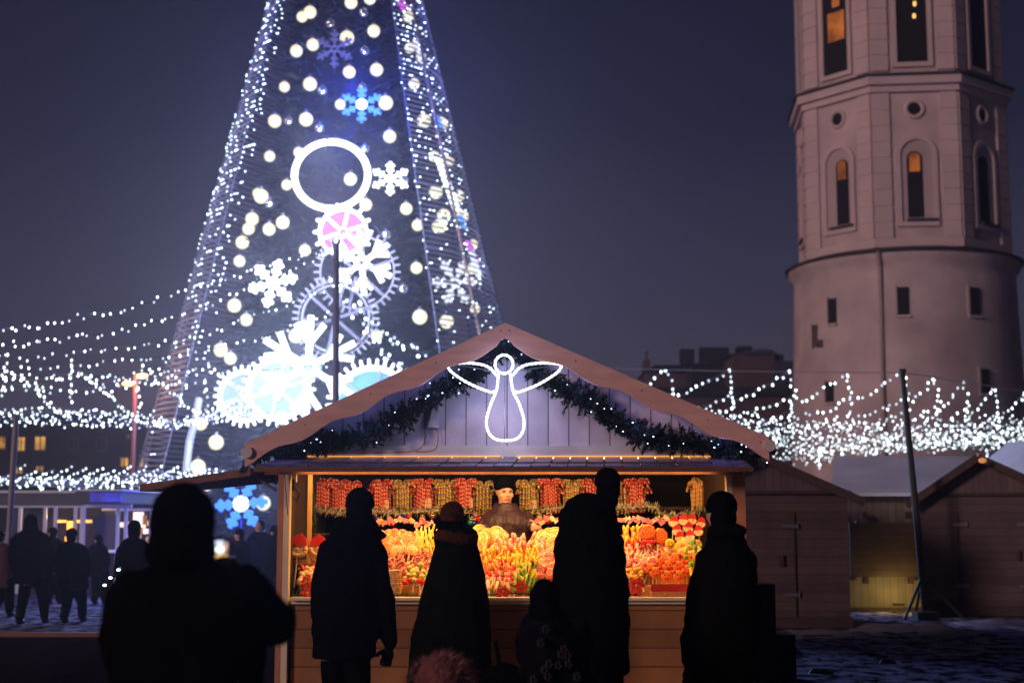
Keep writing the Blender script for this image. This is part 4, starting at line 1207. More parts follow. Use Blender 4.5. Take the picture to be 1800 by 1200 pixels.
garland([(432, 808), (470, 792), (530, 778), (590, 775), (640, 765), (700, 738), (740, 712), (780, 685), (822, 668)], SY - .12, 'dark fir garland with tiny lights on the left slope of the gable', .105, bulbs=20, seed=3)
garland([(962, 668), (1000, 690), (1040, 705), (1075, 735), (1120, 762), (1180, 775), (1240, 782), (1290, 788), (1340, 802)], SY - .12, 'dark fir garland with tiny lights on the right slope of the gable', .105, bulbs=22, seed=4)
garland([(838, 668), (838, 640), (860, 620), (887, 608), (915, 622), (940, 642), (945, 664)], SY - .05, 'short fir garland arching behind the angel\'s head', .10, bulbs=6, seed=5)


# scraps on the snow
for i, (px, py, w_) in enumerate(((1612, 1131, .20), (1442, 1182, .14), (1655, 1108, .12), (1735, 1118, .16), (1500, 1140, .09), (1560, 1165, .1), (1700, 1160, .12), (1400, 1150, .08))):
    D = 1.6 / math.tan(math.atan((py - 600) / F) - PITCH); x = P(px, py, D).x; k = MB()
    k.loft([(0, 0, -.01, w_, w_ * .5), (.01, 0, .02, w_ * .9, w_ * .45), (-.01, .01, .045, w_ * .5, w_ * .25)], 9)
    o = k.build('ice_lump', mat('dirty_ice', (.02, .02, .03), .6, .4, 20, .8, 30)); o.location = (x, D, 0)
    tag(o, 'small dark lump of dirty ice lying on the snow before the closed huts', 'ice lump', 'dirty ice lumps on the snow')
# ------------------------------------------------------------------ people
_tex = {}


def folds(o, strength, size=.12):
    key = round(size, 3)
    if key not in _tex:
        t = bpy.data.textures.new('cloth_folds', 'CLOUDS'); t.noise_scale = size; t.noise_depth = 2; _tex[key] = t
    d = o.modifiers.new('folds', 'DISPLACE'); d.texture = _tex[key]; d.strength = strength; d.mid_level = .5
    d.texture_coords = 'LOCAL'


def skin_over(o, voxel, smooth=6, fold=0.0, fsize=.12):
    r = o.modifiers.new('one_surface', 'REMESH'); r.mode = 'VOXEL'; r.voxel_size = voxel; r.use_smooth_shade = True
    if smooth:
        s = o.modifiers.new('soften', 'SMOOTH'); s.iterations = smooth; s.factor = .6
    if fold: folds(o, fold, fsize)


def hand(mb, wrist, fwd, side, curl=.5, s=1.0, thick=1.0):
    wrist = Vector(wrist); f = Vector(fwd).normalized(); sd = (Vector(side) - f * Vector(side).dot(f)).normalized(); n = sd.cross(f)
    palm = wrist + f * .05 * s
    mb.ell(palm, (.040 * s, .050 * s, .017 * s * thick), rot=Matrix((sd, f, n)).transposed(), seg=12, rings=8)
    mb.chain([(wrist - f * .03 * s, .026 * s), (wrist + f * .02 * s, .028 * s)], 10)
    for k, (off, L) in enumerate(((.028, .070), (.010, .079), (-.009, .073), (-.027, .058))):
        p = palm + sd * off * s + f * .035 * s; d = f.copy(); r = .0088 * s * thick; pts = [(p, r * 1.08)]
        for j, q in enumerate((.45, .32, .25)):
            d = (Quaternion(sd, curl * (.7 + .5 * j)).to_matrix() @ d).normalized()
            p = p + d * L * q * s; pts.append((p, r * (1 - .1 * j)))
        mb.chain(pts, 8)
    p = palm + sd * .030 * s - f * .022 * s; d = (sd * .8 + f * .6 - n * .15).normalized(); pts = [(p, .013 * s * thick)]
    for j in range(2):
        p = p + d * .03 * s; pts.append((p, .0105 * s * thick)); d = (Quaternion(n, -.0).to_matrix() @ (d + f * .5 - n * .4 * curl)).normalized()
    mb.chain(pts, 8)


def head(mb, c, h, yaw, ears=True):
    """c = centre of the skull, h = head height; local +y is where the face looks (turned by yaw)"""
    M = Matrix.Rotation(yaw, 3, 'Z'); k = h / .235
    at = lambda x, y, z: c + M @ Vector((x * k, y * k, z * k))
    mb.ell(at(0, -.012, .028), (.076 * k, .094 * k, .090 * k), yaw, 20, 14)
    mb.ell(at(0, .018, -.030), (.062 * k, .072 * k, .078 * k), yaw, 18, 12)
    mb.ell(at(0, .045, -.084), (.032 * k, .034 * k, .026 * k), yaw, 12, 8)
    mb.ell(at(0, .072, .022), (.050 * k, .018 * k, .012 * k), yaw, 12, 8)
    for sx in (-1, 1):
        mb.ell(at(sx * .040, .060, -.022), (.024 * k, .022 * k, .026 * k), yaw, 12, 8)
        if ears: mb.ell(at(sx * .074, -.005, -.012), (.010 * k, .020 * k, .032 * k), yaw, 10, 8)
    mb.chain([(at(0, .084, .018), .009 * k), (at(0, .098, -.008), .011 * k), (at(0, .108, -.026), .0135 * k)], 8)
    mb.ell(at(0, .098, -.032), (.018 * k, .012 * k, .009 * k), yaw, 10, 6)
    mb.ell(at(0, .086, -.056), (.024 * k, .010 * k, .010 * k), yaw, 10, 6)
    return at


def person(D, label, headp, coat, arms=(), legs=(), yaw=0.0, hat=None, coat_m=None, trousers_m=None, voxel=.016, detail=False, hands=(), group=None,
           gloves=True, floor=0.0, depth=.62, fold=.03, collar=None, feet_y=None, scarf=None, hat_m=None, child=1.0, blobs=()):
    s = D / F
    hx, ht, hc = headp                       # head centre column, top, chin rows
    g = P((coat[-1][1] + coat[-1][2]) / 2, 1000, D)
    root_loc = Vector((g.x, D, floor))
    W = lambda px, py, dy=0.0: P(px, py, D + dy) - root_loc
    hh = (hc - ht) * s; c = W(hx, (ht + hc) / 2)
    b = MB(); at = head(b, c, hh, yaw, not detail)
    rings = []
    for row in coat:
        py, xl, xr = row[:3]; a = W(xl, py); e_ = W(xr, py); rx = (e_.x - a.x) / 2
        ry = row[3] if len(row) > 3 else min(rx * depth * 1.15, .19 if rx > .2 else rx)
        rings.append(((a.x + e_.x) / 2, 0.0, a.z, rx, ry))
    top = rings[0]
    b.chain([(c + Vector((0, -.01, -hh * .2)), .052 * hh / .235), (Vector((top[0], 0, top[2] - .05)), .062 * child)], 12)
    hip = [r for r in rings if r[2] > .45 * child * 1.0] or rings
    b.loft([(x, y, z, rx * .78, ry * .78) for x, y, z, rx, ry in reversed(hip)], 18)
    for pts in arms:
        b.chain([(W(px, py, dy), r * s * .62) for px, py, dy, r in pts], 10)
    lowest = hip[-1]
    if not legs: legs = ((lowest[0] - .09 * child, 0), (lowest[0] + .09 * child, 0))
    else: legs = [(W(px, 1100).x, dy) for px, dy in legs]
    for lx, ly in legs:
        b.chain([(Vector((lowest[0] + (lx - lowest[0]) * .8, 0, lowest[2] + .12)), .088 * child), (Vector((lx, ly * .5 + .02, max(.28, lowest[2] * .55) * child)), .062 * child), (Vector((lx, ly, .09)), .042 * child)], 12)
    if not gloves:
        for (px, py, dy, fw, sd_, cu) in hands: hand(b, W(px, py, dy), fw, sd_, cu, child * 1.0)
    body = b.build('person', M_skin); body.location = root_loc
    skin_over(body, .0075 if detail else max(voxel * .8, .012), 3 if detail else 4)
    tag(body, label, 'person', group)
    cm = coat_m or M_black
    k = MB(); k.loft(list(reversed(rings)), 28)
    tz = rings[0]
    for pts in arms: k.chain([(W(px, py, dy), r * s) for px, py, dy, r in pts], 14)
    for (px, py, dy, rx, ry, rz) in blobs: k.ell(W(px, py, dy), (rx * s, ry, rz * s), seg=16, rings=10)
    if collar:
        x0, x1, y0, y1 = collar; a = W(x0, y1); e_ = W(x1, y0); cx = (a.x + e_.x) / 2; rx = (e_.x - a.x) / 2; rz = (e_.z - a.z) / 2
        for j in range(14):
            t = 2 * PI * j / 14; k.ell((cx + (rx - rz * .8) * math.cos(t), (rx - rz * .8) * .8 * math.sin(t), (a.z + e_.z) / 2 + .01 * math.sin(3 * t)), (rz * .9, rz * .9, rz), seg=10, rings=8)
    co = k.build('coat', cm, body); skin_over(co, voxel, 4, fold, .10 * child + .02)
    k = MB()
    for lx, ly in legs:
        k.chain([(Vector((lowest[0] + (lx - lowest[0]) * .8, 0, lowest[2] + .10)), .105 * child), (Vector((lx, ly * .5 + .03, max(.28, lowest[2] * .55) * child)), .082 * child), (Vector((lx, ly, .10)), .068 * child)], 14)
    tr = k.build('trousers', trousers_m or M_black, body); skin_over(tr, voxel, 2, fold * .6)
    for lx, ly in legs:
        k = MB(); k.ell((lx, ly + (feet_y or .07), .045), (.05 * child, .14 * child, .05), seg=14, rings=8); k.chain([(Vector((lx, ly, .06)), .05 * child), (Vector((lx, ly, .2 * child)), .06 * child)], 10)
        bo = k.build('boot', M_black2, body); skin_over(bo, .014, 2)
    if hat:
        k = MB(); M = Matrix.Rotation(yaw, 3, 'Z'); q = hh / .235
        hm = hat_m or M_black
        if hat == 'beanie':
            up = .034 if detail else 0
            for (x, y, z, r) in ((0, -.016, .045 + up * .7, (.092, .106, .092)),): k.ell(c + M @ Vector((x * q, y * q, z * q)), tuple(v * q for v in r), yaw, 22, 14)
            for j in range(22):
                t = 2 * PI * j / 22; k.ell(c + M @ Vector((.080 * q * math.cos(t), (-.010 + .096 * math.sin(t)) * q, (.028 + up + .012 * math.sin(t)) * q)), (.016 * q, .016 * q, .026 * q), seg=8, rings=6)
        elif hat == 'hood':
            k.ell(c + M @ Vector((0, -.02 * q, .012 * q)), (.105 * q, .115 * q, .125 * q), yaw, 22, 14)
            k.ell(c + M @ Vector((0, -.03 * q, -.08 * q)), (.115 * q, .115 * q, .09 * q), yaw, 22, 12)
        elif hat == 'knit':
            k.ell(c + M @ Vector((0, -.02 * q, .035 * q)), (.098 * q, .108 * q, .098 * q), yaw, 22, 14)
            for j in range(20):
                t = 2 * PI * j / 20; k.ell(c + M @ Vector((.088 * q * math.cos(t), (-.01 + .1 * math.sin(t)) * q, (.0 + .01 * math.sin(t)) * q)), (.017 * q, .017 * q, .03 * q), seg=8, rings=6)
            k.chain([(c + M @ Vector((-.05 * q, -.09 * q, .09 * q)), .02 * q), (c + M @ Vector((.03 * q, -.12 * q, .05 * q)), .02 * q), (c + M @ Vector((.07 * q, -.09 * q, -.0 * q)), .018 * q)], 8)
        elif hat == 'hair':
            k.ell(c + M @ Vector((0, -.025 * q, .030 * q)), (.084 * q, .098 * q, .094 * q), yaw, 22, 14)
            k.ell(c + M @ Vector((0, -.045 * q, -.03 * q)), (.08 * q, .07 * q, .07 * q), yaw, 18, 10)
        ho = k.build('hair' if hat == 'hair' else 'hood' if hat == 'hood' else 'hat', hm, body); skin_over(ho, .009 if voxel < .02 else .02, 2, .012, .05)
    if hat in ('beanie', 'knit') and not detail:
        k = MB(); M = Matrix.Rotation(yaw, 3, 'Z'); q = hh / .235
        k.ell(c + M @ Vector((0, -.03 * q, -.03 * q)), (.088 * q, .080 * q, .095 * q), yaw, 20, 12)
        k.ell(c + M @ Vector((0, -.02 * q, -.10 * q)), (.078 * q, .078 * q, .06 * q), yaw, 20, 12)
        ha = k.build('hair', M_black, body); skin_over(ha, .012 if voxel < .02 else .022, 2)
    if scarf:
        k = MB(); n_ = W(hx, hc)
        for j in range(18):
            t = 2 * PI * j / 18; k.ell((n_.x + .066 * math.cos(t), .070 * math.sin(t) + .005, n_.z - .012 + .02 * math.sin(t)), (.018, .018, .030), seg=8, rings=6)
        sc = k.build('scarf', scarf, body); skin_over(sc, .009, 2, .01, .04)
    if gloves:
        for (px, py, dy, fw, sd_, cu) in hands:
            k = MB(); hand(k, W(px, py, dy), fw, sd_, cu, 1.12 * child, 1.35); gl = k.build('glove', M_black2, body); skin_over(gl, .006, 1)
    if detail:
        M = Matrix.Rotation(yaw, 3, 'Z'); q = hh / .235
        for sx in (-1, 1):
            e_ = at(sx * .031, .0755, .000)
            k = MB(); k.ell(e_, (.0145 * q, .007 * q, .0065 * q), yaw, 12, 8); ey = k.build('eye', mat('eye_white', (.55, .5, .48), .2), body)
            k = MB(); k.ell(at(sx * .031 + .002, .0825, .000), (.0062 * q, .003 * q, .0062 * q), yaw, 10, 6); k.build('iris', mat('iris_dark', (.02, .015, .012), .2), ey)
            k = MB(); k.chain([(at(sx * .016, .090, .013), .0030 * q), (at(sx * .032, .089, .018), .0035 * q), (at(sx * .048, .078, .013), .002 * q)], 6); k.build('eyebrow', mat('brow', (.10, .055, .035), .8), body)
            k = MB(); k.chain([(at(sx * .019, .0835, .004), .0018 * q), (at(sx * .031, .0855, .0075), .002 * q), (at(sx * .045, .078, .004), .0018 * q)], 6); k.build('eyelid', mat('eyelid', (.25, .13, .1), .6), body)
        k = MB(); k.chain([(at(-.022, .088, -.0565), .0028 * q), (at(-.008, .0965, -.0535), .0042 * q), (at(0, .097, -.055), .0036 * q), (at(.008, .0965, -.0535), .0042 * q), (at(.022, .088, -.0565), .0028 * q)], 8)
        k.chain([(at(-.018, .088, -.061), .0028 * q), (at(0, .096, -.0625), .0048 * q), (at(.018, .088, -.061), .0028 * q)], 8)
        k.build('lips', mat('lips', (.50, .17, .14), .45), body)
    return body, W


M_navy = mat('dark_navy', (.005, .005, .008), .8, .4, 12, .3, 50)
M_brownknit = mat('brown_knit', (.075, .028, .014), .9, .4, 30, .8, 120)
M_greencoat = mat('dark_green_coat', (.005, .006, .004), .85, .4, 14, .3, 60)
M_purple = mat('plum_padded_coat', (.042, .021, .038), .5, .15, 8, .4, 30)
M_pinkfur = mat('pink_fur', (.22, .085, .08), .95, .35, 14, 1.0, 60)

for m_ in (mat('dark_parka', (.0045, .0045, .004), .7, .1, 12, .2, 30), M_navy, M_greencoat, M_brownknit, M_pinkfur): m_.node_tree.nodes['Principled BSDF'].inputs['Specular IOR Level'].default_value = 0

# man with the phone
man, W = person(4.2, 'large dark figure in the foreground seen from behind, photographing with a lit phone', (323, 858, 985),
                [(975, 288, 362), (992, 268, 385), (1006, 240, 420), (1022, 205, 440), (1045, 186, 452), (1085, 178, 458), (1130, 182, 474), (1200, 200, 462), (1330, 212, 445), (1560, 216, 432)],
                arms=[[(225, 1040, 0, 40), (206, 1110, .02, 34), (225, 1210, .08, 27), (240, 1290, .14, 20)],
                      [(425, 1030, 0, 40), (484, 1098, .10, 42), (440, 1095, .32, 28), (400, 1064, .42, 20)]],
                hat='hood', voxel=.014, hands=[(394, 1052, .45, (-.12, .15, 1), (-1, .2, 0), .7), (243, 1310, .16, (.1, .2, -1), (1, .2, 0), .5)], depth=.6, fold=.035)
k = MB(); ph = P(385, 984, 4.72)
phn = empty('smartphone', ph, 'lit phone held up by the large foreground figure, its screen showing the tree and stall', 'phone')
k.box((0, 0, 0), (.076, .009, .15)); k.build('case', M_black2, phn)
k = MB()
k.box((0, -.0056, 0), (.069, .002, .138), mi=0)
for (x, z, w_, h_, mi) in ((.00, .047, .030, .034, 1), (-.004, .032, .042, .02, 1), (.024, .044, .010, .03, 2), (0, .012, .060, .012, 3), (.0, .002, .06, .010, 4), (-.02, -.01, .012, .02, 0), (.004, -.006, .05, .014, 3)):
    k.box((x, -.0072, z), (w_, .0012, h_), mi=mi)
for q in range(26): k.box((rnd.uniform(-.03, .03), -.0084, rnd.uniform(-.012, .055)), (.004, .0008, .005), mi=rnd.choice((1, 2, 4, 3)))
k.build('screen', [mat('screen_dark', (.02, .02, .06), .2, emis=.12, ec=(.1, .12, .4)), mat('screen_white', (.8, .9, 1), .2, emis=1.0, ec=(.75, .88, 1)),
                   mat('screen_pink', (.8, .5, .4), .2, emis=.6, ec=(1, .62, .5)), mat('screen_orange', (1, .6, .1), .2, emis=.95, ec=(1, .62, .10)),
                   mat('screen_brown', (.3, .12, .02), .2, emis=.3, ec=(.8, .35, .08))], phn)
k = MB(); k.ell((.024, .0055, .058), (.008, .004, .008), seg=10, rings=6); k.build('camera_lens', M_black, phn)

# customers
person(10.4, 'dark figure in a beanie and long jacket, leftmost customer at the candy counter', (634, 862, 925),
       [(918, 603, 662), (930, 590, 668), (942, 576, 668), (960, 564, 668), (995, 560, 668), (1050, 558, 666), (1110, 552, 664), (1152, 547, 662), (1158, 550, 658)],
       arms=[[(578, 968, 0, 20), (563, 1040, .04, 18), (562, 1110, .10, 15), (568, 1135, .16, 12)], [(658, 970, 0, 22), (673, 1045, .02, 20), (684, 1110, .03, 15), (686, 1132, .03, 12)]],
       legs=[(585, .02), (634, -.04)], hat='beanie', yaw=-.25, hands=[(685, 1138, .03, (-.25, .1, -1), (-1, 0, 0), 1.0)], collar=(594, 664, 914, 940), fold=.045, blobs=[(622, 930, -.10, 38, .09, 20), (668, 940, .02, 12, .05, 6)])
person(10.5, 'woman in brown knitted hat with thick collar and flared coat at the counter', (794, 884, 934),
       [(935, 775, 826), (950, 766, 838), (965, 764, 842), (1000, 752, 852), (1060, 736, 860), (1120, 722, 863), (1200, 714, 866), (1275, 712, 868)],
       hat='knit', hat_m=M_brownknit, coat_m=M_greencoat, collar=(762, 840, 928, 960), fold=.02, yaw=.3)
k = MB()
_c = P(801, 944, 10.5)
for j in range(20):
    t = 2 * PI * j / 20; k.ell((.125 * math.cos(t), .11 * math.sin(t), .012 * math.sin(2 * t)), (.044, .044, .05), seg=10, rings=8)
wm = [o for o in bpy.data.objects if o.get('label', '').startswith('woman in brown')][0]
sn = k.build('snood', M_brownknit, wm); sn.location = _c - wm.location; skin_over(sn, .012, 3, .015, .05)
person(9.7, 'tallest dark figure at the counter, wearing a cap and hooded jacket', (1067, 826, 884),
       [(872, 1014, 1082), (880, 1006, 1083), (900, 990, 1083), (920, 982, 1086), (945, 977, 1092), (1000, 979, 1095), (1060, 986, 1100), (1120, 988, 1106), (1178, 992, 1110), (1184, 996, 1104)],
       arms=[[(1000, 950, 0, 24), (990, 1040, .06, 21), (996, 1100, .2, 16)], [(1078, 955, 0, 20), (1086, 1040, .05, 20), (1092, 1110, .12, 15)]], legs=[(1022, 0), (1074, .03)],
       hat='beanie', yaw=.15, hands=[(1090, 1120, .14, (0, .3, -1), (-1, 0, 0), .8)], fold=.045, blobs=[(1038, 893, -.06, 44, .12, 26), (1010, 915, -.04, 30, .12, 28)])
person(10.2, 'dark figure in a beanie and shiny jacket, rightmost at the counter, looking left', (1266, 868, 934),
       [(936, 1248, 1298), (950, 1243, 1312), (975, 1236, 1322), (1010, 1228, 1328), (1060, 1224, 1330), (1120, 1218, 1328), (1180, 1212, 1322), (1270, 1212, 1316)],
       arms=[[(1242, 985, 0, 20), (1224, 1060, .1, 19), (1212, 1130, .06, 16), (1210, 1165, 0, 13)], [(1312, 985, 0, 20), (1318, 1070, .04, 19), (1316, 1150, .1, 15)]],
       hat='beanie', yaw=.5, hands=[(1210, 1172, 0, (0, .1, -1), (1, 0, 0), .7)], coat_m=mat('dark_parka', (.0045, .0045, .004), .6, .1, 12, .3, 30), collar=(1243, 1306, 922, 956), fold=.05, blobs=[(1280, 935, -.08, 34, .09, 16)])
ch, W = person(9.0, 'child in a rounded hood and dark flowered jacket beside the tallest figure', (957, 1022, 1080),
               [(1070, 932, 985), (1084, 926, 1000), (1110, 922, 1020), (1150, 924, 1035), (1200, 926, 1040), (1262, 930, 1036)],
               arms=[[(932, 1095, 0, 16), (918, 1130, .02, 15), (918, 1152, .05, 12)], [(1020, 1100, 0, 16), (1030, 1140, .05, 15)]], hat='hood', coat_m=M_navy, child=.72,
               hands=[(918, 1160, .05, (0, .2, -1), (1, 0, 0), .6)], fold=.025)
k = MB()
for q in range(12):
    px, py = rnd.uniform(935, 1015), rnd.uniform(1100, 1200); c0 = W(px, py, -.17)
    for j in range(5):
        t = 2 * PI * j / 5; k.ell(c0 + Vector((.016 * math.cos(t), 0, .016 * math.sin(t))), (.015, .05, .015), seg=8, rings=5)
k.build('flower_print', mat('flower_print', (.022, .012, .022), .8, .4, 20), ch)
person(6.4, 'small child in a pink furry hooded coat at the bottom edge', (775, 1160, 1262),
       [(1222, 735, 815), (1238, 712, 840), (1260, 700, 852), (1300, 690, 856), (1400, 680, 860), (1500, 680, 860)],
       arms=[[(712, 1240, 0, 20), (700, 1300, .05, 18), (702, 1350, .1, 15)], [(838, 1240, 0, 20), (850, 1300, .05, 18)]], hat='hood', hat_m=M_pinkfur, coat_m=M_pinkfur, child=.62, voxel=.014, fold=.05)
kid = [o for o in bpy.data.objects if o.get('label', '').startswith('small child in a pink')][0]
k = MB(); rf_ = random.Random(4); hc_ = P(775, 1208, 6.4) - kid.location
for q in range(2600):
    d = Vector((rf_.gauss(0, 1), rf_.gauss(0, 1), rf_.gauss(0, 1))).normalized(); p0 = hc_ + Vector((d.x * .155, d.y * .16, d.z * .15 - .01))
    wv = d.cross(Vector((rf_.random(), rf_.random(), 1))).normalized() * .0022; e_ = p0 + (d + Vector((rf_.uniform(-.6, .9), rf_.uniform(-.5, .5), rf_.uniform(-.9, .2)))) * rf_.uniform(.02, .045)
    k.add([p0 - wv, p0 + wv, e_], [(0, 1, 2)])
k.build('fur_trim', mat('pale_pink_fur', (.30, .13, .12), .95, .4, 18), kid)
# pushchair handle beside the woman
ps = empty('pushchair', (P(900, 1100, 9.6).x, 9.6, 0), 'dark pushchair mostly below the frame between woman and child', 'pushchair')
L_ = ps.location
k = MB(); k.tube([P(870, 1122, 9.5) - L_, P(877, 1162, 9.6) - L_, P(884, 1230, 9.8) - L_], .016, 8); k.build('handle', M_black2, ps)
k = MB(); k.chain([(P(862, 1188, 9.6) - L_, .06), (P(885, 1180, 9.6) - L_, .07), (P(925, 1195, 9.6) - L_, .07)], 12); k.ell((0, 0, .38), (.24, .30, .22), seg=18, rings=10)
hd = k.build('hood', M_black, ps); skin_over(hd, .014, 2, .02)
for sx in (-.2, .2):
    for sy in (-.25, .3):
        k = MB(); k.tube([(sx, sy + .09 * math.cos(2 * PI * t / 16), .1 + .09 * math.sin(2 * PI * t / 16)) for t in range(16)], .014, 8, close=True); k.bar((sx, sy - .08, .1), (sx, sy + .08, .1), .01); k.bar((sx, sy, .1), (sx * .8, sy * .5, .35), .02)
        k.build('wheel', M_black2, ps)

# the seller
def seller():
    body, W = person(12.75, 'seller in black beanie, pale scarf and plum padded coat inside the stall', (887, 842, 889),
        [(885, 874, 903), (891, 868, 909), (899, 858, 922), (908, 849, 932), (918, 845, 937), (935, 848, 932), (960, 846, 934), (1010, 844, 936)],
        arms=[[(856, 911, 0, 11.5), (845, 928, -.03, 11), (856, 944, -.22, 9), (878, 950, -.32, 7.5)], [(926, 911, 0, 11.5), (940, 926, -.06, 11), (947, 933, -.24, 8.5), (942, 929, -.33, 7)]],
        hat='beanie', coat_m=M_purple, gloves=False, detail=True, yaw=PI + .30, scarf=mat('pale_scarf', (.5, .47, .44), .9, .15, 30, .5, 90), floor=.17,
        hands=[(944, 928, -.35, (-.5, -.75, .05), (-.3, -.2, 1), 1.15), (884, 952, -.36, (.8, -.5, .0), (0, -.2, 1), 1.1)], voxel=.012, fold=.03, collar=(866, 911, 884, 901))
    # quilting seams across the coat
    k = MB()
    for px in (868, 884, 905, 922):
        pts = [W(px + (px - 890) * .0, y, -.165) for y in (903, 912, 922, 934)]
        k.tube(pts, .003, 5)
    k.tube([W(889, 896, -.13), W(890, 906, -.17), W(891, 938, -.178)], .005, 6)
    k.build('coat_seam', mat('seam', (.05, .025, .028), .6), body)
    return body
seller()

# people further off on the left
BGG = 'passers-by far off on the left'
def far(D, label, cx, top, w, foot=1100, yaw=0.0, hat='beanie', stride=.1, m=None, lit=False):
    hgt = foot - top; hh = hgt * .135
    rows = [(top + hh * 1.02, cx - w * .2, cx + w * .2), (top + hh * 1.25, cx - w * .40, cx + w * .40), (top + hh * 1.7, cx - w * .5, cx + w * .5), (top + hgt * .35, cx - w * .52, cx + w * .52),
            (top + hgt * .48, cx - w * .48, cx + w * .5), (top + hgt * .60, cx - w * .46, cx + w * .48), (top + hgt * .62, cx - w * .4, cx + w * .42)]
    return person(D, label, (cx, top + 2, top + hh + 2), rows, arms=[[(cx - w * .42, top + hh * 1.7, 0, w * .13), (cx - w * .52, top + hgt * .38, .05, w * .12), (cx - w * .45, top + hgt * .48, .12, w * .1)],
                  [(cx + w * .42, top + hh * 1.7, 0, w * .13), (cx + w * .54, top + hgt * .38, .0, w * .12), (cx + w * .5, top + hgt * .5, .06, w * .1)]],
                  legs=[(cx - w * .2, -stride), (cx + w * .24, stride)], hat=hat, voxel=.024, yaw=yaw, coat_m=m or M_black, fold=.03,
                  hands=[(cx + w * .5, top + hgt * .52, .06, (0, .1, -1), (-1, 0, 0), .5), (cx - w * .45, top + hgt * .50, .12, (0, .1, -1), (1, 0, 0), .5)])
far(22, 'broad dark passer-by in a long coat with hood before the white kiosk', 54, 903, 66, 1102, .4, 'hood', .2)
far(22.3, 'slimmer dark passer-by walking right of the broad one before the kiosk', 127, 927, 50, 1100, -.6, 'beanie', .15)
far(17.5, 'dark passer-by in a beanie just left of the man with the phone', 236, 914, 58, 1138, .3, 'beanie', .05)
far(23.5, 'passer-by cut off by the left edge of the picture', 2, 930, 40, 1095, -.4, 'hair', .1, mat('dull_rose', (.10, .03, .035), .8))
far(26, 'dim passer-by with lit face right of the blue snowflake', 456, 912, 40, 1066, 2.4, 'hair', .05)
far(25, 'dim passer-by closest to the stall\'s left post', 482, 922, 40, 1072, 2.8, 'hood', .05)
far(24, 'dim shorter passer-by behind the phone of the foreground figure', 420, 928, 36, 1072, 2.0, 'beanie', .05)
far(27, 'dark passer-by between the two nearer ones, partly hidden', 92, 925, 36, 1058, 1.0, 'beanie', .05)
far(27, 'dark passer-by behind the slimmer walker, near the kiosk corner', 172, 938, 34, 1058, 2.6, 'hood', .05)
# three tiny lamps on a low barrier seen past the man's shoulder
br = empty('barrier', (P(196, 1010, 12).x, 12, 0), 'low dark barrier with three tiny white lamps left of the phone photographer', 'barrier')
k = MB(); k.tube([(.08, 0, 0), (.08, 0, P(0, 1005, 12).z)], .02, 6); k.tube([P(180, 1036, 12) - br.location, P(212, 997, 12) - br.location], .015, 6); k.build('rail', M_black2, br)
k = MB(); k.ell((0, 0, 0), (.016, .012, .01), seg=8, rings=6); ol = k.build('lamp', mat('tiny_lamp', (1, 1, 1), emis=7, ec=(.7, .88, 1)), br); ol.location = P(184, 1028, 11.95) - br.location
for px, py in ((194, 1015), (208, 1001)):
    o = ol.copy(); col.objects.link(o); o.parent = br; o.location = P(px, py, 11.95) - br.location
# ------------------------------------------------------------------ sweets
r3 = random.Random(21)
C = lambda n, c, **k: mat('candy_' + n, c, k.pop('rough', .25), k.pop('var', .1), 30, **k)
cr, cw, cy, co_, cg, cp, cb, cdk = (C('red', (.62, .03, .03)), C('white', (.74, .56, .36)), C('yellow', (.85, .60, .05)), C('orange', (.85, .25, .03)), C('green', (.18, .42, .05)),
                                    C('pink', (.8, .25, .30)), C('blue', (.08, .12, .45)), C('dark', (.03, .01, .01)))
M_stick = mat('lolly_stick', (.8, .76, .68), .5, .05)
M_wrap = mat('clear_wrap', (.9, .9, .85), .12, .05, 40, .6, 60, trans=.55)


def hook_pts(s=1.0, L=.195, r=.032, turns=1.0):
    pts = [(0, 0, -L + L * i / 22) for i in range(23)]
    pts += [(-r + r * math.cos(PI * i / 9), 0, r * math.sin(PI * i / 9)) for i in range(1, 10)]
    pts += [(-2 * r, 0, -.014)]
    return [(x * s, y * s, z * s) for x, y, z in pts]


def cane(mats, label, group, n=2):
    k = MB(); k.tube(hook_pts(), .0115, 8, stripe=lambda i, j: [0, 0, 0, 1][(i + j // 2) % 4] if len(mats) == 2 else ((i * 2 + j) // 3) % len(mats))
    o = k.build('candy_cane', mats, smooth=True)
    return tag(o, label, 'candy cane', group)


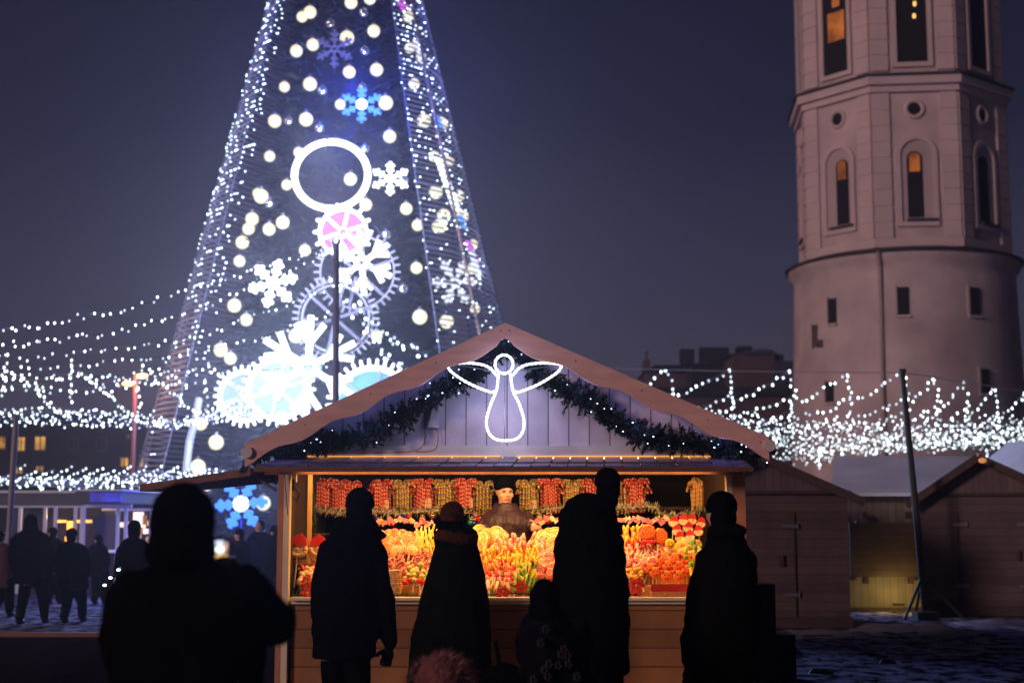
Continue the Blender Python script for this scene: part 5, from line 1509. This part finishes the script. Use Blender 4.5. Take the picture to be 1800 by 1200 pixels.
bunches = [(524, 852, 5, 0), (568, 848, 7, 0), (596, 850, 7, 0), (615, 852, 6, 0), (670, 850, 7, 0), (708, 850, 6, 1), (745, 848, 7, 0), (782, 850, 6, 1), (818, 848, 7, 0), (848, 852, 5, 1),
           (930, 850, 6, 1), (967, 848, 7, 0), (1006, 850, 7, 1), (1040, 848, 5, 0), (1092, 852, 3, 1), (1118, 848, 7, 0), (1230, 846, 7, 2), (1254, 846, 7, 2)]
protos = {}
kinds = [([cr, cw], 'red and white striped candy cane in a hanging bunch', 'red and white candy canes'),
         ([cy, cg, co_, cb], 'yellow, green and blue striped candy cane in a hanging bunch', 'many coloured candy canes'),
         ([cy, co_, cw], 'golden yellow striped candy cane in the bunch by the right post', 'golden candy canes')]
for bi, (px, py, n, kd) in enumerate(bunches):
    ms, lb, gr = kinds[kd]
    hk = None
    for tier, (dz, wd, nn) in enumerate(((0, .78, n), (-.085, 1.06, n + 2), (-.03, .7, n - 1))):
        for i in range(nn):
            t = (i + .5) / nn - .5
            base = P(px, py, SY + 2.12 - tier * .10)
            p = base + Vector((t * .150 * wd * 1.15, -.03 + .05 * abs(t), dz + r3.uniform(-.006, .006)))
            if kd not in protos: o = cane(ms, lb, gr); protos[kd] = o
            else: o = protos[kd].copy(); col.objects.link(o)
            o.location = p
            o.rotation_euler = (r3.uniform(-.05, .05), r3.uniform(-.04, .04), PI * (t > 0) + r3.uniform(-.9, .9) if r3.random() < .8 else PI / 2)
    # paper sleeve of the bunch
    if bi in (2, 4, 6, 8, 10, 12, 15, 16):
        b_ = P(px + 4, py + 36, SY + 1.90); k = MB()
        k.box((0, 0, 0), (.10, .004, .085)); k.box((0, -.004, .0), (.08, .002, .012), mi=1)
        o = k.build('price_card', [cw, cp]); o.location = b_
        tag(o, 'small blank white card tucked in a bunch of candy canes', 'card', 'cards in the cane bunches')


# tinsel and fir trims
def tinsel(pts, Y, label, mats, rad=.06, per=5, name='tinsel_garland', seed=1, w=.0035, gr=None, cat='tinsel'):
    rr = random.Random(seed); ln = dense([P(x, y, Y) for x, y in smooth2(pts)], .008); o0 = ln[0]; k = MB()
    k.tube([a - o0 for a in ln[::4]], .006, 5)
    for p in ln:
        for _ in range(per):
            d = Vector((rr.gauss(0, 1), rr.gauss(0, 1), rr.gauss(0, 1))).normalized(); L = rad * rr.uniform(.5, 1.1)
            wv = d.cross(Vector((rr.random(), rr.random(), 1))).normalized() * w; q = p - o0
            bend = q + d * L * .5 + Vector((0, 0, .004)); k.add([q - wv, q + wv, bend + wv, bend - wv, q + d * L], [(0, 1, 2, 3), (3, 2, 4)], rr.randrange(len(mats)))
    o = k.build(name, mats); o.location = o0
    return tag(o, label, cat, gr)


M_ts = mat('silver_tinsel', (.80, .72, .58), .3, .3, 40)
M_tg = mat('green_tinsel', (.05, .14, .04), .5, .4, 30)
tinsel([(508, 900), (545, 892), (590, 900), (640, 896), (700, 902), (760, 897), (830, 902)], SY + 1.75, 'silver and green tinsel along the shelf left of the seller', [M_ts, M_ts, M_tg], .075, 5, seed=1)
tinsel([(935, 898), (980, 892), (1030, 900), (1090, 893), (1150, 890), (1160, 902), (1200, 905), (1240, 894)], SY + 1.75, 'silver and green tinsel along the shelf right of the seller', [M_ts, M_ts, M_tg], .07, 5, seed=2)
tinsel([(547, 832), (551, 870), (553, 905), (556, 930)], SY + 1.2, 'dark green fir strand hanging down beside the wooden lath', [M_tg, M_needle], .05, 5, seed=3, w=.002, cat='garland')
tinsel([(508, 1048), (560, 1044), (640, 1050), (700, 1046), (780, 1050)], SY + .10, 'dark fir trim along the left half of the counter edge', [M_needle, M_tg], .07, 5, seed=4, w=.002, cat='garland')
tinsel([(850, 1046), (900, 1042), (960, 1046), (1060, 1046), (1130, 1044)], SY + .10, 'dark fir trim along the middle of the counter edge', [M_needle, M_tg], .07, 5, seed=5, w=.002, cat='garland')

bmats = [mat('bauble_purple', (.30, .03, .35), .15, metal=.6), mat('bauble_green', (.02, .35, .10), .15, metal=.6), mat('bauble_blue', (.04, .04, .45), .15, metal=.6), mat('bauble_gold', (.8, .45, .08), .2, metal=.8),
         mat('bauble_red', (.6, .03, .02), .2, metal=.5)]
bn = ['purple', 'green', 'blue', 'gold', 'red']; bp_ = {}
for i in range(60):
    px = r3.choice((r3.uniform(660, 765), r3.uniform(820, 850), r3.uniform(1096, 1215), r3.uniform(940, 975))); m = r3.randrange(5)
    if m not in bp_:
        k = MB(); k.ell((0, 0, 0), (.026, .026, .026), seg=12, rings=8); o = k.build('bauble', bmats[m], smooth=True); bp_[m] = o
        tag(o, 'small shiny %s bauble behind the heaped sweets' % bn[m], 'bauble', '%s baubles in the stall' % bn[m])
        k = MB(); k.tube([(0, 0, .024), (0, 0, .034)], .007, 8); k.build('cap', M_ts, o)
    else: o = copy_tree(bp_[m])
    o.location = P(px, r3.uniform(906, 920), SY + 1.62 + r3.uniform(-.1, .1)); s_ = r3.uniform(.7, 1.3); o.scale = (s_,) * 3


# lollipop makers: face looks towards -y
def disc_lolly(name, label, group, mats, rad, spiral=None, rim=None, th=.012, stick=.16, faces=None, cat='lollipop', turns=3):
    root = empty(name, (0, 0, 0), label, cat, group)
    k = MB(); nr, na = 9, 30
    vs = [(0, -th, 0)]; fs = []
    for i in range(1, nr + 1):
        for j in range(na):
            a = 2 * PI * j / na; r = rad * i / nr
            if rim: r *= 1 + rim * math.cos(a * 9) * (i / nr)
            vs.append((r * math.cos(a), -th * math.sqrt(max(0, 1 - (i / nr) ** 4)), r * math.sin(a)))
    def mi(i, j):
        return int(((j / na) * 1 + (i / nr) * turns) * (spiral or 1) * len(mats)) % len(mats) if spiral else 0
    for j in range(na): fs.append(((0, 1 + (j + 1) % na, 1 + j), mi(0, j)))
    for i in range(nr - 1):
        for j in range(na):
            a = 1 + i * na + j; b_ = 1 + i * na + (j + 1) % na; fs.append(((a, b_, b_ + na, a + na), mi(i + 1, j)))
    o = len(vs); vs += [(x, th * .9, z) for x, y, z in vs[1 + (nr - 1) * na:]]
    for j in range(na): fs.append(((1 + (nr - 1) * na + j, 1 + (nr - 1) * na + (j + 1) % na, o + (j + 1) % na, o + j), mi(nr - 1, j)))
    fs.append((tuple(o + j for j in range(na)), 0))
    k.v = vs; k.f = [f for f, m in fs]; k.m = [m for f, m in fs]
    k.build('sweet', mats, root, True)
    k = MB(); k.tube([(0, 0, -rad * .9), (0, .01, -rad - stick)], .0035, 6); k.build('stick', M_stick, root)
    if faces: faces(root, rad, th)
    return root


def bear_face(root, rad, th):
    for sx in (-1, 1):
        k = MB(); k.ell((sx * rad * .78, -.002, rad * .68), (rad * .36, th, rad * .36), seg=12, rings=8); k.build('ear', C('deep_orange', (.75, .08, .02)), root)
        k = MB(); k.ell((sx * rad * .28, -th, rad * .15), (rad * .10, .004, rad * .12), seg=8, rings=6); k.build('eye', cdk, root)
    k = MB(); k.ell((0, -th, -rad * .32), (rad * .46, .006, rad * .36), seg=14, rings=8); k.build('snout', C('deep_orange', (.75, .08, .02)), root)


def hat_face(root, rad, th):
    k = MB(); k.prism([(-rad * 1.0, rad * .35), (rad * 1.0, rad * .35), (rad * .75, rad * 1.1), (rad * .2, rad * 1.55), (-rad * .5, rad * 1.25)], -th - .003, th); k.build('cap', cr, root)
    k = MB()
    for j in range(9):
        t = PI + PI * j / 8; k.ell((rad * .85 * math.cos(t), -th * .6, rad * .75 * math.sin(t) - rad * .1), (rad * .3, .010, rad * .28), seg=8, rings=6)
    k.build('beard', cw, root)
    for sx in (-1, 1):
        k = MB(); k.ell((sx * rad * .28, -th, rad * .12), (rad * .08, .004, rad * .10), seg=8, rings=6); k.build('eye', cdk, root)
    k = MB(); k.ell((0, -th - .003, -rad * .12), (rad * .14, .008, rad * .12), seg=8, rings=6); k.build('nose', cp, root)


def smile(root, rad, th):
    for sx in (-1, 1):
        k = MB(); k.ell((sx * rad * .3, -th, rad * .25), (rad * .09, .004, rad * .15), seg=8, rings=6); k.build('eye', cdk, root)
    k = MB(); k.tube([(rad * .5 * math.cos(PI + PI * t / 8), -th - .001, rad * .5 * math.sin(PI + PI * t / 8)) for t in range(9)], .002, 5); k.build('mouth', cdk, root)


SZ = 1.18


def depth_at(py): return SY + .12 + max(0, min(1, (1052 - py) / 130)) * .86


def sow(proto, spots, first=[None], tilt=.35, lab=None, dup_ok=True):
    out = []; spots = [(a, b, c * SZ) for a, b, c in spots]
    for i, (px, py, sc) in enumerate(spots):
        o = proto if i == 0 else copy_tree(proto)
        o.location = P(px, py, depth_at(py) + r3.uniform(-.03, .03)); o.scale = (sc,) * 3
        o.rotation_euler = (-.25 + r3.uniform(-.35, .3), r3.gauss(0, tilt), r3.uniform(-.8, .8))
        out.append(o)
    return out


def scatter(x0, x1, y0, y1, n, s0=.75, s1=1.3):
    nx = max(1, int(math.sqrt(1.2 * n * (x1 - x0) / max(1, (y1 - y0))))); ny = max(1, math.ceil(1.2 * n / nx)); out = []
    for j in range(ny):
        for i in range(nx):
            out.append((x0 + (x1 - x0) * (i + .5 + r3.uniform(-.4, .4)) / nx, y0 + (y1 - y0) * (j + .5 + r3.uniform(-.4, .4)) / ny, r3.uniform(s0, s1)))
    return out


sow(disc_lolly('swirl_lollipop', 'red, yellow and white swirl lollipop in the heap left of the woman in brown hat', 'red swirl lollipops', [cr, cy, cr, cw], .047, 1, turns=2.2), scatter(655, 735, 936, 970, 22))
sow(disc_lolly('swirl_lollipop', 'large pale yellow and white swirl lollipop in front of the seller\'s elbow', 'pale swirl lollipops', [cy, cw, co_, cw], .065, 1, turns=3), scatter(838, 882, 936, 958, 8) + scatter(952, 982, 940, 962, 6))
sow(disc_lolly('swirl_lollipop', 'small pink and white swirl lollipop beside the tallest figure', 'pink swirl lollipops', [cr, cw, cp], .036, 1, turns=2.5), scatter(948, 985, 965, 1010, 16) + scatter(1096, 1150, 972, 1000, 20))
z1 = disc_lolly('spiral_lollipop', 'big red and orange scalloped spiral lollipop with a red bow', None, [cr, co_], .072, 1, rim=.05, turns=3.4, th=.016)
k = MB(); k.ell((-.03, -.02, -.085), (.03, .012, .02), seg=10, rings=6); k.ell((.03, -.02, -.085), (.03, .012, .02), seg=10, rings=6); k.ell((0, -.022, -.085), (.012, .012, .012), seg=8, rings=6); k.build('bow', cr, z1)
z1.location = P(1138, 935, SY + .62); z1.rotation_euler = (-.15, 0, 0)
z2 = disc_lolly('spiral_lollipop', 'big orange scalloped spiral lollipop just right of the red one with the bow', None, [co_, cr, co_], .070, 1, rim=.05, turns=3, th=.016)
z2.location = P(1161, 942, SY + .66); z2.rotation_euler = (-.15, .3, .3)
bp = [(1152, 1006), (1172, 1012), (1193, 1012), (1153, 991), (1174, 994), (1193, 995), (1168, 981), (1185, 981), (1208, 1002), (1142, 1000), (1206, 985)]
bl = disc_lolly('bear_lollipop', 'orange bear faced lollipop with red ears standing in the right front', 'bear faced lollipops', [co_], .042, faces=bear_face, stick=.12)
for o, (px, py) in zip(sow(bl, [(x, y, .98) for x, y in bp]), bp): o.rotation_euler = (-.1, r3.uniform(-.1, .1), r3.uniform(-.15, .15))
hp = [(1190, 933), (1210, 929), (1228, 934), (1184, 918), (1201, 915), (1216, 914), (1232, 920), (1195, 945), (1213, 943)]
hf = disc_lolly('bearded_face_lollipop', 'bearded face lollipop with red cap at the upper right of the display', 'red capped face lollipops', [C('cream', (.85, .68, .45))], .036, faces=hat_face, stick=.12)
for o in sow(hf, [(x, y, .9) for x, y in hp]): o.rotation_euler = (-.1, r3.uniform(-.15, .15), r3.uniform(-.2, .2))
hf2 = copy_tree(hf); hf2['label'] = 'large bearded face lollipop with red cap on the side shelf behind the left post'; hf2.location = P(524, 962, SY + .55); hf2.scale = (2.1,) * 3; hf2.rotation_euler = (0, .1, 0)
hf3 = copy_tree(hf); hf3['label'] = 'large bearded face lollipop half hidden by the leftmost customer'; hf3.location = P(560, 962, SY + .6); hf3.scale = (2.0,) * 3; hf3.rotation_euler = (0, -.1, 0)
sm = disc_lolly('smiling_lollipop', 'round yellow smiling lollipop below the red capped faces', None, [cy], .042, faces=smile, stick=.1); sm.location = P(1178, 955, SY + .6)
sow(disc_lolly('ring_lollipop', 'pale golden round lollipop in the right middle of the display', 'golden round lollipops', [cy, co_, cw], .046, 1, turns=1), scatter(1185, 1228, 952, 980, 10) + scatter(1160, 1190, 962, 975, 4))

# stick sweets with tips
def stick_sweet(label, group, mb_, mt_, L=.10, r=.010, wrap=True):
    root = empty('stick_sweet', (0, 0, 0), label, 'stick sweet', group)
    k = MB(); k.chain([(Vector((0, 0, -L * .5)), r), (Vector((0, 0, L * .3)), r)], 8); k.build('sweet', mb_, root, True)
    k = MB(); k.chain([(Vector((0, 0, L * .36)), r * 1.12), (Vector((0, 0, L * .50)), r * .9)], 8); k.build('tip', mt_, root, True)
    k = MB(); k.tube([(0, 0, -L * .5), (0, 0, -L * 1.3)], .003, 5); k.build('stick', M_stick, root)
    return root
sow(stick_sweet('red tipped tube of sweets in front of the seller', 'red tipped tubes', C('amber', (.72, .14, .04)), C('rose_white', (.8, .45, .38))), scatter(862, 985, 948, 976, 48))
sow(stick_sweet('golden stick sweet in the middle of the heap', 'golden stick sweets', C('honey', (.75, .34, .05)), cy, .10, .009), scatter(845, 952, 970, 1002, 56))
sow(stick_sweet('white and red petal shaped stick sweet low in the middle', 'white and red petal sweets', cw, cr, .08, .012), scatter(852, 910, 992, 1030, 34))
sow(stick_sweet('green and yellow stick sweet low in the middle', 'green stick sweets', cg, cy, .10, .009), scatter(903, 945, 985, 1028, 24))
sow(stick_sweet('yellow stick sweet left of the woman in brown hat', 'yellow stick sweets', cy, C('lemon', (.8, .7, .25)), .12, .0062), scatter(728, 768, 938, 966, 34))
sow(stick_sweet('yellow and white stick sweet right of the tallest figure', 'yellow and white stick sweets', co_, cy, .11, .009), scatter(1092, 1128, 936, 962, 20))
sow(stick_sweet('white stick sweet with red spot in the right middle', 'white stick sweets', cw, cr, .08, .011), scatter(1094, 1172, 956, 976, 26))
sow(stick_sweet('yellow sweet on a stick near the rightmost customer', 'yellow sweets by the right post', cy, cg, .10, .012), scatter(1208, 1232, 960, 1010, 12))


def small_cane(label, group):
    k = MB(); k.tube([(x * .5, y, z * .34) for x, y, z in hook_pts()], .0065, 7, stripe=lambda i, j: (i + j // 4) % 2)
    return tag(k.build('twisted_sweet', [cr, cw], smooth=True), label, 'twisted sweet', group)
for o in sow(small_cane('small red and white twisted sweet left of the woman', 'small twisted sweets'), scatter(655, 758, 966, 1000, 60)): o.rotation_euler = (r3.uniform(-.6, .6), r3.uniform(-1.2, 1.2), r3.uniform(-2, 2))


def ball_sweet(label, group, m, r=.019):
    root = empty('ball_sweet', (0, 0, 0), label, 'ball sweet', group)
    k = MB(); k.ell((0, 0, 0), (r, r, r), seg=12, rings=8); k.build('ball', m, root, True)
    k = MB(); k.tube([(0, 0, -r), (0, 0, -.09)], .003, 5); k.build('stick', M_stick, root)
    return root
sow(ball_sweet('pale green ball sweet on a stick left of the woman', 'green ball sweets', C('lime', (.50, .55, .15))), scatter(712, 760, 990, 1022, 18))
sow(ball_sweet('red ball sweet among the green ones', 'red ball sweets', cr), scatter(706, 762, 992, 1024, 12))
sow(ball_sweet('gold ball sweet above the red flower right of the tallest figure', 'gold ball sweets', C('gold', (.6, .35, .06))), scatter(1096, 1130, 1000, 1024, 14))
sow(ball_sweet('cream ball sweet by the left post', 'cream ball sweets', C('creamy', (.8, .62, .4)), .024), scatter(526, 556, 998, 1028, 14))
sow(ball_sweet('red ball sweet by the left post', 'red ball sweets by the left post', cr, .018), scatter(516, 556, 990, 1034, 8))


def poinsettia(px, py, label, s=1.0):
    p = P(px, py, SY + .03 if py > 1020 else SY + .2); root = empty('poinsettia', p, label, 'artificial flower', 'red artificial flowers on the counter edge')
    m = C('petal', (.65, .02, .015), rough=.6)
    for ring, (n, L, y) in enumerate(((6, .058, 0), (5, .04, -.012))):
        for i in range(n):
            a = 2 * PI * i / n + ring * .5 + r3.uniform(-.15, .15); d = Vector((math.cos(a), 0, math.sin(a))); w_ = Vector((-d.z, 0, d.x)) * .018 * s; k = MB()
            b_ = Vector((0, y, 0)); L_ = L * s * r3.uniform(.85, 1.15)
            k.add([b_, b_ + d * L_ * .45 + w_ + Vector((0, -.012, 0)), b_ + d * L_ + Vector((0, .01, 0)), b_ + d * L_ * .45 - w_ + Vector((0, -.012, 0)), b_ + d * L_ * .5 + Vector((0, -.004, 0)), b_ + Vector((0, .006, 0))],
                  [(0, 1, 4), (1, 2, 4), (2, 3, 4), (3, 0, 4), (0, 5, 2, 1), (0, 3, 2, 5)])
            k.build('petal', m, root)
    k = MB()
    for i in range(5): k.ell((.007 * math.cos(i * 1.25), -.02, .007 * math.sin(i * 1.25)), (.005, .005, .005), seg=6, rings=4)
    k.build('stamen', cy, root)
poinsettia(541, 1041, 'red poinsettia flower by the left post', 1.0); poinsettia(538, 1022, 'upper of the two red poinsettias by the left post', .9)
poinsettia(768, 1040, 'red poinsettia half hidden behind the woman\'s coat', 1); poinsettia(884, 1038, 'dim red poinsettia right of the woman', 1.1)
poinsettia(916, 1030, 'red poinsettia above the child\'s hood', 1.2); poinsettia(1118, 1028, 'large red poinsettia right of the tallest figure', 1.5)
poinsettia(1098, 1040, 'small red poinsettia right against the tallest figure', .8)


def jar_stack():
    p = P(692, 1050, SY + .2); root = empty('tin_stack', (p.x, p.y, P(692, 1056, SY).z + .03), 'stack of round wrapped sweet wheels left of the woman', 'sweet stack')
    for i in range(6):
        k = MB(); z = .004 + i * .034; r = .062 + r3.uniform(-.003, .003)
        k.loft([(0, 0, z, r * .9, r * .9), (0, 0, z + .004, r, r), (0, 0, z + .026, r, r), (0, 0, z + .03, r * .9, r * .9)], 24); k.build('wheel', [C('wheel', (.55, .30, .14), var=.5)], root)
        k = MB(); k.tube([(r * math.cos(2 * PI * t / 24), r * math.sin(2 * PI * t / 24), z + .03) for t in range(24)], .003, 5, close=True); k.build('wrapper_edge', cw, root)
jar_stack()


def ribbon(px, py, m, label, grp, rz):
    p = P(px, py, SY + 1.05); k = MB(); k.box((-.03, 0, 0), (.05, .012, .035)); k.prism([(-.005, .004), (.02, .022), (.026, 0), (.02, -.022), (-.005, -.004)], -.006, .006)
    o = k.build('wrapped_sweet', m); o.location = p; o.rotation_euler = (r3.uniform(-.4, .4), rz, r3.uniform(-.4, .4)); tag(o, label, 'wrapped sweet', grp)
for i in range(11): ribbon(662 + i * 9.5, 918 + r3.uniform(-4, 4), (cp, cw, C('rose', (.8, .3, .35)))[i % 3], 'wrapped pink or white sweet behind the red swirls', 'wrapped sweets left', r3.uniform(-.8, .8))
for i in range(11): ribbon(1096 + i * 8, 914 + r3.uniform(-3, 3), (cp, cw, C('lilac', (.5, .25, .5)))[i % 3], 'wrapped pink or white sweet behind the yellow sticks at right', 'wrapped sweets right', r3.uniform(-.8, .8))
for i in range(5): ribbon(948 + i * 9, 912 + r3.uniform(-3, 3), (cp, cw)[i % 2], 'wrapped sweet beside the seller\'s hand', 'wrapped sweets by the seller', r3.uniform(-.8, .8))
for i in range(8): ribbon(1100 + i * 7, 982 + r3.uniform(-8, 8), (cr, cp)[i % 2], 'red wrapped sweet left of the bear lollipops', 'red wrapped sweets', r3.uniform(-.8, .8))
# tray with a scribbled front
tp = P(1181, 1046, SY + .05); tr_ = empty('cardboard_tray', tp, 'shallow cardboard tray with scrolled print below the bear lollipops', 'tray')
k = MB(); k.box((0, 0, 0), (.32, .012, .055)); k.box((0, .12, -.02), (.32, .22, .01)); k.box((-.155, .12, 0), (.01, .22, .05)); k.box((.155, .12, 0), (.01, .22, .05)); k.build('tray', mat('cardboard', (.35, .16, .06), .8, .15), tr_)
k = MB(); k.tube([(-.12 + .24 * t / 40, -.008, .012 * math.sin(t * .9) * math.cos(t * .23)) for t in range(41)], .0016, 4); k.ell((-.06, -.008, .012), (.008, .002, .008), seg=8, rings=4); k.build('print', mat('tray_print', (.6, .25, .15), .7), tr_)
k = MB(); k.box((0, 0, -.02), (.33, .02, .06)); k.box((0, .06, -.045), (.33, .12, .01)); o = k.build('red_box', mat('red_card', (.45, .03, .02), .5, .1)); o.location = P(1180, 1028, SY + .3); tag(o, 'plain red card box behind the tray', 'box')
# ------------------------------------------------------------------ winter haze, added to give the lights a bloom
hz = MB(); hz.box((0, 95, 15.5), (320, 300, 35))
m = bpy.data.materials.new('haze'); m.use_nodes = True; nt = m.node_tree; nt.nodes.clear()
mo_ = nt.nodes.new('ShaderNodeOutputMaterial'); pv = nt.nodes.new('ShaderNodeVolumePrincipled')
pv.inputs['Color'].default_value = (.85, .86, .9, 1); pv.inputs['Density'].default_value = 0.0014; pv.inputs['Anisotropy'].default_value = .78
nt.links.new(pv.outputs[0], mo_.inputs['Volume'])
tag(hz.build('haze', m), 'thin winter haze over the whole square, added to give the lights a bloom', kind='stuff')
